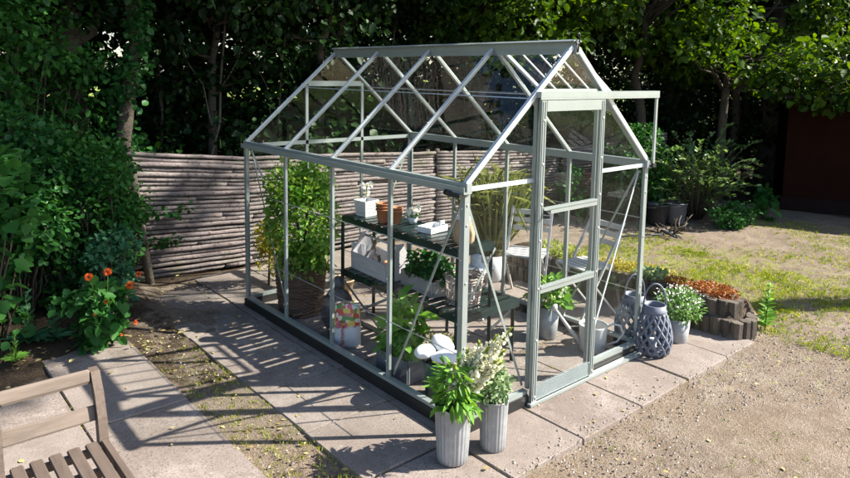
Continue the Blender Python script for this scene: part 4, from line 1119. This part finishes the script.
# the tree out of frame whose crown shades the left side
oS = tree_proto('shade_tree', 'tall broad leaved tree right of the yard shading the back left', 'tree', crown_mesh('shade_crown', 'leaf_linden', 107, (2.2,2.2,3.0), 92, 62, .15, .5), 12.9, 0, .24, 5, 'bark'); oS.location = (9.6,-4.3,0)
def overhang():
    p = thing('hazel_tree', 'leafy tree with bright sunlit boughs hanging before the dark red shed', 'tree', (9.0,2.75,0)); rg = random.Random(14); mb = MB(); lb = LB(201)
    mb.tube([(0,0,-.1),(.02,0,1.2),(-.03,-.05,2.2),(-.1,-.1,3.3)], [.09,.08,.065,.03], 8)
    cs = [(7.5,2.6,2.65),(8.0,2.35,2.55),(8.4,2.1,2.3),(8.7,1.8,2.05),(8.8,1.45,1.95),(8.95,1.1,1.85),(8.9,1.75,2.6),(9.0,1.2,2.45),(9.05,.75,2.25),(8.2,2.6,2.95),(8.6,2.3,2.8),(9.0,.35,2.1),(8.5,1.2,2.7),(8.7,.6,2.75),(7.8,2.9,3.0),(8.6,1.6,2.3),(8.95,1.3,2.25),(9.05,.85,2.0),(8.8,1.7,2.35),(9.1,.5,1.9),(9.0,1.5,2.1),(9.1,1.0,2.3)]
    for c in cs:
        c = Vector(c)-Vector((9.0,2.75,0)); mb.tube(wander(rg, (0,0,1.9+rg.uniform(0,.8)), c, 5, .1), [.03,.026,.02,.015,.010,.005], 5)
        lb.cloud(c, (.36,.36,.17), 110, .115, .35, .55, wid=.75)
    mb.build('trunk', M['bark'], p); lb.build('crown', M['leaf_linden'], p)
overhang()
oT = tree_proto('shade_tree', 'very tall tree added behind the dark red shed to shade the wood', 'tree', crown_mesh('tall_crown', 'leaf_linden', 108, (2.7,2.7,2.2), 70, 110, .16, .5), 11.1, 0, .22, 6, 'bark'); oT.location = (11.4,2.9,0)  # added tree: high crown set along the sun line to shade the wood
# understory bushes in the wood
pu = thing('wood_bush', 'low dark bush in the shaded wood behind the log fence', 'bush', group='bushes in the shaded wood')
o = bpy.data.objects.new('foliage', cmU[0]); C.objects.link(o); o.parent = pu; o.location = (0,0,.95)
mb = MB(); limbs(mb, Vector((0,0,-.2)), [(c[0],c[1],c[2]+.95) for c in cmU[1]], random.Random(4), .012); mb.build('stems', M['twig'], pu)
uspots = [(-3.0,6.4),(-1.2,5.6),(.6,6.6),(1.8,5.7),(3.2,6.0),(4.6,5.9),(6.0,6.4),(7.4,5.4),(9.0,5.6),(10.4,4.6),(11.8,3.2),(-2.2,8.2),(1.0,8.4),(4.0,8.0),(7.0,8.2),(10.0,7.6),(13.0,5.2)]
for i, (x, y) in enumerate(uspots):
    o = pu if i == 0 else copy_tree(pu); o.location = (x,y,-.05); o.rotation_euler = (0,0,rgw.uniform(0,6.28)); s = rgw.uniform(.9,1.5); o.scale = (s*1.1,s,s)
# thin bare saplings
ps = thing('sapling', 'thin bare sapling stem in the shaded wood', 'sapling', group='bare saplings in the wood')
MB().tube(wander(random.Random(6), (0,0,-.1), (.25,.1,4.2), 8, .09), [.022-.0018*i for i in range(9)], 6).tube(wander(random.Random(8), (.1,.03,1.4), (-.5,.1,2.9), 5, .06), [.011-.0016*i for i in range(6)], 5).tube(wander(random.Random(9), (.14,.05,1.9), (.75,.2,3.1), 5, .06), [.010-.0015*i for i in range(6)], 5).build('stem', M['bark_pale'], ps)
for i, (x, y) in enumerate([(.22,5.6),(.55,5.2),(1.5,5.5),(3.1,5.4),(-.9,5.6),(4.9,5.2),(6.6,5.0)]):
    o = ps if i == 0 else copy_tree(ps); o.location = (x,y,0); o.rotation_euler = (rgw.uniform(-.1,.1),rgw.uniform(-.1,.1),rgw.uniform(0,6.28)); s = rgw.uniform(.8,1.3); o.scale = (s,s,1)
# the ivy clad trunk
def ivy_tree():
    p = thing('ivy_tree', 'pale barked trunk clad in ivy at the left end of the log fence', 'tree', (-.52,4.75,0))
    rg = random.Random(5); pts = [(0,0,-.1),(.02,0,.7),(.0,0,1.4),(.06,0,1.9),(.18,0,2.5),(.10,.1,3.3),(.2,.2,4.6)]
    MB().tube(pts, [.11,.088,.082,.08,.072,.065,.05], 14).build('trunk', M['bark'], p)
    lb = LB(111)
    for i in range(54):
        z = rg.uniform(.1,3.6); a = rg.uniform(0,6.28); lb.cloud((.03*z+.12*math.cos(a), .12*math.sin(a)-.04, z), (.14,.12,.2), 42, .07, .3, .6, wid=.85)
    lb.build('ivy', M['leaf_ivy'], p)
    cr = bpy.data.objects.new('crown', cmB[0]); C.objects.link(cr); cr.parent = p; cr.location = (.2,.3,4.6)
ivy_tree()
def plain_tree(name, label, loc, pts, r, bark):
    p = thing(name, label, 'tree', loc); rg = random.Random(label); mb = MB(); mb.tube(pts, r, 12)
    for k in (3, 4): mb.tube(wander(rg, pts[k], (pts[k][0]+rg.uniform(-1,1), pts[k][1]+rg.uniform(-.6,.4), pts[k][2]+1.0), 5, .08), [r[k]*.5, r[k]*.42, r[k]*.34, r[k]*.25, r[k]*.15, r[k]*.08], 6)
    mb.build('trunk', M[bark], p); cr = bpy.data.objects.new('crown', cmB[0]); C.objects.link(cr); cr.parent = p; cr.location = (pts[-1][0], pts[-1][1]+.4, pts[-1][2]+.4); cr.rotation_euler = (0,0,rg.uniform(0,6))
plain_tree('broad_tree', 'broad dark trunk rising out of the hedge at the upper left', (-.95,5.2,0), [(0,0,-.1),(.03,0,.8),(.05,0,1.7),(.02,.02,2.4),(.08,.05,3.2),(.2,.1,4.6)], [.2,.17,.155,.15,.13,.08], 'bark')
plain_tree('slim_tree', 'ochre barked trunk just behind the far end of the ridge', (2.75,5.7,0), [(0,0,-.1),(.02,0,.8),(.10,0,1.7),(.12,.02,2.4),(.2,.05,3.2),(.3,.1,4.6)], [.13,.115,.105,.10,.09,.06], 'bark_pale')  # paler bark stands in for golden light on this trunk; label seeds the branches
def far_wood():
    lb = LB(131); rg = lb.rng
    for i in range(620):
        x = rg.uniform(-9,24); y = rg.uniform(10.5,14)+max(0,(0))
        if x > 15: y = rg.uniform(1,14)
        z = rg.uniform(.2,5.5)**1.0; q = rg.uniform(.5,1.0); lb.cloud((x,y,z),(q,q,q*.7),75,.19,.3,.5,wid=.75)
    for i in range(170):
        x = rg.uniform(-8,3); y = rg.uniform(9.5,12.5); z = rg.uniform(.6,5.0); q = rg.uniform(.5,.9); lb.cloud((x,y,z),(q,q,q*.7),75,.16,.3,.5,wid=.75)
    for i in range(200):
        x = rg.uniform(12.5,19); y = rg.uniform(3.5,10); z = rg.uniform(.2,5.0); q = rg.uniform(.5,.9); lb.cloud((x,y,z),(q,q,q*.7),80,.15,.3,.5,wid=.75)
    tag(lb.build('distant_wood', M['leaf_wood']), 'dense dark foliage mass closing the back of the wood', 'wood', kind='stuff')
far_wood()

# left hedge: shrubs with their own look
def bush(name, label, loc, clumps, m, seed, size, wid=.7, per=90, stems=True, droop=.25, upb=.8):
    p = thing(name, label, 'bush', loc); lb = LB(seed); rg = random.Random(seed); mb = MB()
    for (c, q, n) in clumps:
        lb.cloud(c, q, n, size, droop, .55, wid=wid, upb=upb)
        if stems: mb.tube(wander(rg, (c[0]*.4, c[1]*.4, -.05), c, 4, .05), [.012,.010,.008,.006,.003], 5)
    lb.build('foliage', M[m], p)
    if stems: mb.build('stems', M['twig'], p)
    return p
def clumps(rg, n, r, q=(.12,.25), per=70, base=.0):
    out = []
    for i in range(n):
        d = np.array([rg.gauss(0,1) for _ in range(3)]); d /= np.linalg.norm(d); d *= rg.uniform(.45,1)**.6
        c = (d[0]*r[0], d[1]*r[1], r[2]+base+d[2]*r[2]); s = rg.uniform(*q); out.append((c, (s,s,s*.7), int(per*rg.uniform(.6,1.4))))
    return out
rh = random.Random(23)
bush('hedge_bush', 'dense small leaved dark green bush left of the log fence', (-1.22,3.75,0), clumps(rh,60,(.52,.5,.80),per=165), 'leaf_hedge', 141, .052)
bush('hedge_bush', 'dark ivy covered bush above the poppies in the left background', (-1.75,3.75,0), clumps(rh,60,(.65,.5,.95),per=165), 'leaf_ivy', 142, .056, .85)
bush('hazel_bush', 'large leaved hazel bush at the left picture edge', (-2.05,3.15,0), clumps(rh,34,(.42,.35,.85),(.15,.28),34), 'leaf_hazel', 143, .105, .85)
bush('hedge_bush', 'tall dark bush filling the upper left behind the hazel', (-1.65,4.75,.6), clumps(rh,60,(1.0,.5,1.35),(.2,.35),170), 'leaf_hedge', 144, .068)
bush('climbing_ivy', 'ivy spilling over the left end of the log fence', (-.80,4.05,0), clumps(rh,26,(.16,.16,.75),(.08,.14),50), 'leaf_ivy', 145, .05, .85)
bush('honeysuckle', 'blue green honeysuckle behind the orange poppies', (-1.10,3.22,0), clumps(rh,30,(.17,.16,.46),(.08,.15),60), 'leaf_blue', 146, .05, .7)
def ivy_sprays():
    for (loc, ln, lab) in (((-.50,4.10,.72),.42,'ivy spray creeping over the middle of the left fence end'), ((-.52,4.09,.42),.30,'lower ivy spray creeping over the left fence end')):
        p = thing('ivy_spray', lab, 'ivy', loc); rg = random.Random(lab); lb = LB(len(lab)); pts = [(i*ln/6, -.02*math.sin(i), .02*math.sin(i*1.3)) for i in range(7)]
        MB().tube(pts, .004, 5).build('stem', M['twig'], p)
        for q in pts: lb.cloud(q, (.05,.03,.05), 9, .055, .3, .5, wid=.85)
        lb.build('leaves', M['leaf_ivy'], p)
ivy_sprays()
# poppies
def poppies():
    p = thing('poppy_plant', 'bushy green poppy plant with bright orange blooms by the path', 'flower', (-1.33,2.72,.0))
    rg = random.Random(9); lb = LB(151)
    for c, q, n in clumps(rg, 26, (.24,.20,.27), (.07,.13), 26): lb.cloud(c, q, n, .075, .2, .5, wid=.8)
    lb.build('foliage', M['leaf_bright'] if False else M['leaf_hazel'], p)
    st = MB(); heads = [(-.08,-.08,.60,.034),(.05,-.10,.62,.034),(.22,-.06,.47,.036),(.31,.0,.53,.028),(.02,-.14,.40,.018),(-.07,-.18,.33,.014),(.22,-.18,.20,.020),(.10,-.22,.14,.013)]
    for i, (x, y, z, r) in enumerate(heads):
        st.tube(wander(rg, (x*.3, y*.3, .1), (x,y,z), 4, .02), .003, 5)
        f = LB(160+i); d, s, u = frame_of(Vector((-.35,-.75,.45)))
        for k in range(11):
            a = 2*PI*k/11; f.leaves([Vector((x,y,z))+d*.004*(k % 2)], [s*math.cos(a)+u*math.sin(a)+d*.12], r, wid=.75, upb=0, fold=.1)
        o = f.build('bloom', M['flower_orange'], p)
        MB().blob(Vector((x,y,z))+d*.006, (r*.27,)*3, 8, 5).build('bloom_eye', M['poppy_eye'], o)
    st.build('stems', M['stem'], p)
poppies()
for (x, y, s, lab) in ((-1.76,3.05,1.0,'taller blue green thistle plant at the foot of the left hedge'), (-1.60,2.98,.78,'shorter blue green thistle plant nearer the poppies'), (-1.90,2.75,.5,'tiny seedling of green leaves at the left soil edge')):
    p = thing('thistle_plant', lab, 'plant', (x,y,.03), s*9, scale=s); lb = LB(int(s*100)); 
    for i in range(15): a = i*2.4; lb.leaves([(0,0,.03)], [(math.cos(a), math.sin(a), .45)], .20, wid=.3, curl=.25)
    for i in range(26): a = i*2.4; lb.leaves([(0,0,.06+.36*i/26)], [(math.cos(a), math.sin(a), .9)], .09*(1.1-.6*i/26), wid=.4)
    lb.build('leaves', M['leaf_blue'] if s > .6 else M['leaf_bright'], p); MB().tube([(0,0,-.02),(.01,0,.42)], [.007,.004], 6).build('stem', M['stem'], p)

# right bush with arching stems
def arching_bush():
    p = thing('arching_bush', 'arching small leaved bush with glinting tips beside the dark red shed', 'bush', (7.25,2.25,0))
    lb = LB(171); mb = MB(); rg = random.Random(6)
    for i in range(120):
        a = rg.uniform(0,2*PI); rr = rg.uniform(.5,1.25); top = rg.uniform(.5,1.55)
        e = Vector((rr*math.cos(a)*1.05, rr*math.sin(a)*.75, top*rg.uniform(.6,1.0))); m = Vector((e.x*.5, e.y*.5, top*.95)); s = Vector((e.x*.12, e.y*.12, 0))
        pts = [s.lerp(m,t).lerp(m.lerp(e,t),t) for t in np.linspace(0,1,7)]
        mb.tube(pts, [.008,.007,.006,.005,.004,.003,.002], 4)
        for t in np.linspace(.25,1,26):
            c = s.lerp(m,t).lerp(m.lerp(e,t),t); d = (e-s).normalized()
            sd = Vector((-d.y, d.x, 0))*(1 if rg.random() < .5 else -1)
            lb.leaves([c], [sd+d*.6+Vector((0,0,rg.uniform(-.3,.3)))], rg.uniform(.05,.085), wid=.5)
    mb.build('stems', M['twig'], p); lb.build('foliage', M['leaf_bush'], p)
arching_bush()
bush('dark_bush', 'dense dark green bush in front of the far right fence end', (6.55,2.95,0), clumps(rh,46,(.55,.45,.72),(.15,.26),150), 'leaf_hedge', 172, .062)
bush('low_shrub', 'low bright leafy growth at the foot of the arching bush', (7.25,1.62,0), clumps(rh,16,(.5,.2,.16),(.1,.18),60), 'leaf_hazel', 173, .06)
bush('sapling_shoot', 'lone leafy shoot at the right foot of the arching bush', (8.1,1.55,0), clumps(rh,9,(.14,.12,.25),(.08,.12),12), 'leaf_hazel', 174, .13, .8)
bush('fence_plant', 'green leafy plant growing against the far fence beyond the right glass', (5.6,3.35,0), clumps(rh,22,(.28,.22,.38),(.1,.18),50), 'leaf_hazel', 175, .08)
# buckets and rubbish by the bush
def bucket(loc, rot, label, m):
    p = thing('bucket', label, 'bucket', loc); p.rotation_euler = rot
    pot_mb(.125,.165,.30,.006,28,None,.008).build('bucket_body', M[m], p)
    MB().tube([(.165*math.cos(t), .165*math.sin(t), .27-.03*math.sin(t)) for t in np.linspace(0,PI,14)], .004, 6).build('handle', M['zinc_dull'], p)
bucket((6.42,2.42,0), (0,0,.4), 'dark grey bucket left of the pair by the bush', 'plastic_black')
bucket((6.66,2.25,0), (0,.12,.9), 'lighter grey bucket right of the pair by the bush', 'plastic_grey')
def rake():
    p = thing('garden_rake', 'dark rake lying on the ground before the grey buckets', 'rake', (5.75,1.93,0), R(150))
    MB().tube([(0,0,.02),(.35,.05,.04),(.75,.1,.03)], .014, 8).build('handle', M['plastic_black'], p)
    mb = MB(); mb.tube([(-.06,-.16,.04),(-.03,0,.05),(-.06,.18,.03)], .016, 6)
    for i in range(9): y = -.15+i*.04; mb.tube([(-.05,y,.04),(-.12,y*1.15,.05),(-.16,y*1.2,.0)], .006, 5)
    mb.build('rake_head', M['plastic_black'], p)
    for i, (a, b) in enumerate((((0,0,.02),(.3,.12,.22)), ((.1,0,.02),(-.1,.1,.3)))): pass
rake()
def branch_pile():
    p = thing('branch_heap', 'small heap of dark cut branches beside the rake', 'branches', (6.05,1.98,0)); mb = MB(); rg = random.Random(2)
    for i in range(16):
        a = Vector((rg.uniform(-.25,.25), rg.uniform(-.15,.15), .02)); b = a+Vector((rg.uniform(-.35,.35), rg.uniform(-.25,.25), rg.uniform(.02,.22))); mb.tube(wander(rg,a,b,3,.03), [.015,.013,.010,.005], 5)
    mb.build('branches', M['twig'], p)
branch_pile()

# ------------------------------------------------------------------ dark red shed at the right
def shed():
    p = thing('garden_shed', 'dark red rendered shed in deep shade at the right edge', 'shed', (9.2,1.72,0), R(25))
    # local: +x along depth, -y along the visible wall; wall face is x=0
    lw, dp, h = 6.0, 4.0, 2.05
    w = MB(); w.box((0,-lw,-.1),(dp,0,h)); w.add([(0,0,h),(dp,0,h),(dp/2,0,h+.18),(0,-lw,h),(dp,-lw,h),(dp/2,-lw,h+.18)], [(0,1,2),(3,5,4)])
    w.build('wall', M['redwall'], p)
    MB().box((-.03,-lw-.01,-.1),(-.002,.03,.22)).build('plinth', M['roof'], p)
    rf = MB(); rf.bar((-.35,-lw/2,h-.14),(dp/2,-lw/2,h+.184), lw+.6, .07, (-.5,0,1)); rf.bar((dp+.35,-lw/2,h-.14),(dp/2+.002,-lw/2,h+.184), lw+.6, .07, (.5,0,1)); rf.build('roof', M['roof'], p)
    MB().tube([(-.40,.3,h-.12),(-.40,-lw-.3,h-.12)], .05, 8).build('gutter', M['plastic_black'], p)
shed()

# ------------------------------------------------------------------ small ground cover
def inside(x, y):
    on_front = (-.73 < x < 2.93) and (-.52 < y < 4.02)
    on_left = (-3.02 < x < -1.11) and (-.55 < y < (3.03 if x > -1.745 else 2.32))
    return on_front or on_left
def tufts(name, label, pts, size, m, seed, n=5):
    lb = LB(seed); rg = lb.rng
    P = np.repeat(np.array(pts), n, 0); k = len(P); P[:, :2] += rg.normal(0,.012,(k,2))
    D = rg.normal(0,.55,(k,3)); D[:,2] = 1
    lb.leaves(P, D, size*rg.uniform(.5,1.4,k), wid=.16, curl=.3, upb=0)
    return tag(lb.build(name, M[m]), label, 'grass', kind='stuff')
rg = np.random.RandomState(77)
def scatter(n, x0, x1, y0, y1, dens, z=-.012):
    out = []
    while len(out) < n:
        x, y = rg.uniform(x0,x1), rg.uniform(y0,y1)
        if inside(x, y) or rg.rand() > dens(x, y): continue
        out.append((x, y, z))
    return out
cl_c = [(rg.uniform(3.1,8.5), rg.uniform(-1.2,2.3)) for _ in range(46)]
def lawn(x, y): return (1 if x < 5.4 else .35)*min(1, max(math.exp(-((x-a)**2+(y-b)**2)/.10) for a, b in cl_c)+.03)
lp = [q for q in scatter(5200, 3.15, 8.6, -1.3, 2.3, lawn) if not (2.8 < q[0] < 3.5 and -.35 < q[1] < 2.4)]
tufts('grass', 'short yellow green moss and grass in patches on the yard', lp, .024, 'moss_blade', 181, 5)
lq = [q for q in scatter(2600, 3.15, 8.6, -1.3, 2.3, lawn) if not (2.8 < q[0] < 3.5 and -.35 < q[1] < 2.4)]
tufts('lawn_grass', 'taller fresh green grass among the yellow moss of the yard', lq, .03, 'weed_blade', 185, 5)
strip = scatter(430, -1.10, -.74, -.5, 2.6, lambda x, y: (.25+.75*math.sin(x*23+y*9)**2)*(1 if y < 1.7 else .35))
tufts('grass_strip', 'sparse mossy grass in the gap between the paving rows', strip, .022, 'moss_blade', 182, 4)
gv = scatter(260, .4, 5.5, -2.8, -.55, lambda x, y: math.exp(-((math.sin(x*3+1)*.6+math.sin(y*4)*.6)**2)*2))
tufts('weeds', 'scattered small weeds in the gravel yard', gv, .022, 'weed_blade', 183, 5)
jr = random.Random(6); jt = []
for x in xe[:-1]+[-.73]*3:
    for _ in range(34): jt.append((x+jr.gauss(0,.004), jr.uniform(-.5,3.9), -.004))
for y in ye[:-1]:
    for _ in range(30): jt.append((jr.uniform(-.7,2.9), y+jr.gauss(0,.004), -.004))
for x in xl[1:]:
    for _ in range(40): jt.append((x+jr.gauss(0,.006), jr.uniform(-.4,3.0), -.004))
jt = [q for q in jt if jr.random() < .25+.75*abs(math.sin(q[0]*3+q[1]*2.3))**2]
tufts('joint_moss', 'tiny moss and weeds growing in the joints of the paving slabs', jt, .011, 'moss_blade', 186, 6)
def pebbles():
    pts = scatter(13000, .2, 5.5, -3.0, .0, lambda x, y: 1 if x+y < 3.4 else .35)+scatter(500, -1.1, -.74, -.5, 2.8, lambda x, y: 1)+scatter(600,3.3,9,-.5,2.2,lambda x, y: 1)+[(rg.uniform(-.1,2.8), -.53+abs(rg.normal(0,.07)), .002) for _ in range(260)]
    P = np.array(pts); n = len(P); s = .003+.0075*rg.rand(n)**3.2
    base = np.array([(1,0,0),(.3,.9,0),(-.8,.55,0),(-.8,-.55,0),(.3,-.9,0),(0,0,.8),(0,0,-.5)])
    V = P[:,None,:]+base[None]*s[:,None,None]*rg.uniform(.7,1.3,(n,7,3)); F = []
    for k in range(5): F += [(k,(k+1)%5,5), ((k+1)%5,k,6)]
    F = (np.array(F)[None]+(np.arange(n)*7)[:,None,None]).reshape(-1,3)
    me = bpy.data.meshes.new('pebbles'); me.from_pydata(V.reshape(-1,3).tolist(), [], F.tolist()); me.materials.append(M['pebble'])
    o = bpy.data.objects.new('pebbles', me); C.objects.link(o); tag(o, 'loose pebbles strewn over the sandy gravel yard', 'gravel', kind='stuff')
pebbles()
def litter():
    lb = LB(191); r2 = lb.rng
    def put(n, x0, x1, y0, y1, z, s):
        P = np.stack([r2.uniform(x0,x1,n), r2.uniform(y0,y1,n), np.full(n,z)],1); D = r2.normal(0,1,(n,3)); D[:,2] = r2.uniform(-.05,.25,n)
        lb.leaves(P, D, s*r2.uniform(.5,1.4,n), wid=.6, upb=2.5, curl=.06)
    put(110,-2.9,-.1,-.4,3.9,.006,.034); put(26,0,2.9,-.5,-.05,.006,.028); put(150,.4,5,-2.6,-.6,.0,.026); put(150,-2.6,-.2,2.4,4.1,.03,.04); put(120,3.3,8.5,-.8,2.2,.0,.03); put(75,-1.12,-.74,-.4,3.0,.0,.03); put(40,.2,1.8,.1,2.7,.006,.026)
    tag(lb.build('fallen_leaves', M['dead_leaf']), 'small fallen leaves strewn over paving and gravel', 'leaves', kind='stuff')
litter()

# ------------------------------------------------------------------ light, sky, camera
SUN = Vector((.813,-.583,.79)).normalized()
sd = bpy.data.lights.new('sun', 'SUN'); sd.energy = 4.8; sd.angle = R(.53); sd.color = (1,.94,.83)
so = bpy.data.objects.new('sun', sd); C.objects.link(so); so.rotation_euler = SUN.to_track_quat('Z', 'Y').to_euler(); so.location = (10,-8,10)
wd = bpy.data.worlds.new('World'); bpy.context.scene.world = wd; wd.use_nodes = True
nt = wd.node_tree; nt.nodes.clear(); t = NT(nt)
sky = t.n('ShaderNodeTexSky', sky_type='NISHITA'); sky.sun_disc = False; sky.sun_elevation = math.asin(SUN.z); sky.sun_rotation = math.atan2(SUN.x, SUN.y)
bg = t.n('ShaderNodeBackground'); bg.inputs[1].default_value = .084; t.l(sky.outputs[0], bg.inputs[0]); wo = t.n('ShaderNodeOutputWorld'); t.l(bg.outputs[0], wo.inputs[0])

cx, cy, cz, yaw, pitch, roll, f = -2.681, -2.749, 2.178, .7102, .1123, .0167, 662.739
fw = Vector((math.sin(yaw)*math.cos(pitch), math.cos(yaw)*math.cos(pitch), -math.sin(pitch)))
rt = Vector((math.cos(yaw), -math.sin(yaw), 0)); up = rt.cross(fw)
r2 = rt*math.cos(roll)+up*math.sin(roll); u2 = up*math.cos(roll)-rt*math.sin(roll)
cam = bpy.data.cameras.new('camera'); co = bpy.data.objects.new('camera', cam); C.objects.link(co)
mt = Matrix(((r2.x,u2.x,-fw.x,cx),(r2.y,u2.y,-fw.y,cy),(r2.z,u2.z,-fw.z,cz),(0,0,0,1))); co.matrix_world = mt
cam.sensor_fit = 'HORIZONTAL'; cam.sensor_width = 36; cam.lens = 36*f/850; cam.shift_x = 0; cam.shift_y = -89.67/850; cam.clip_end = 1000; cam.clip_start = .05
sc = bpy.context.scene; sc.camera = co
sc.view_settings.view_transform = 'Standard'; sc.view_settings.look = 'None'; sc.view_settings.gamma = 1; sc.view_settings.exposure = 1.72
sc.view_settings.use_curve_mapping = False
sc.render.engine = 'CYCLES'
cy_ = sc.cycles; cy_.max_bounces = 8; cy_.diffuse_bounces = 3; cy_.glossy_bounces = 3; cy_.transmission_bounces = 6; cy_.transparent_max_bounces = 40; cy_.use_denoising = True; cy_.caustics_reflective = False; cy_.caustics_refractive = False
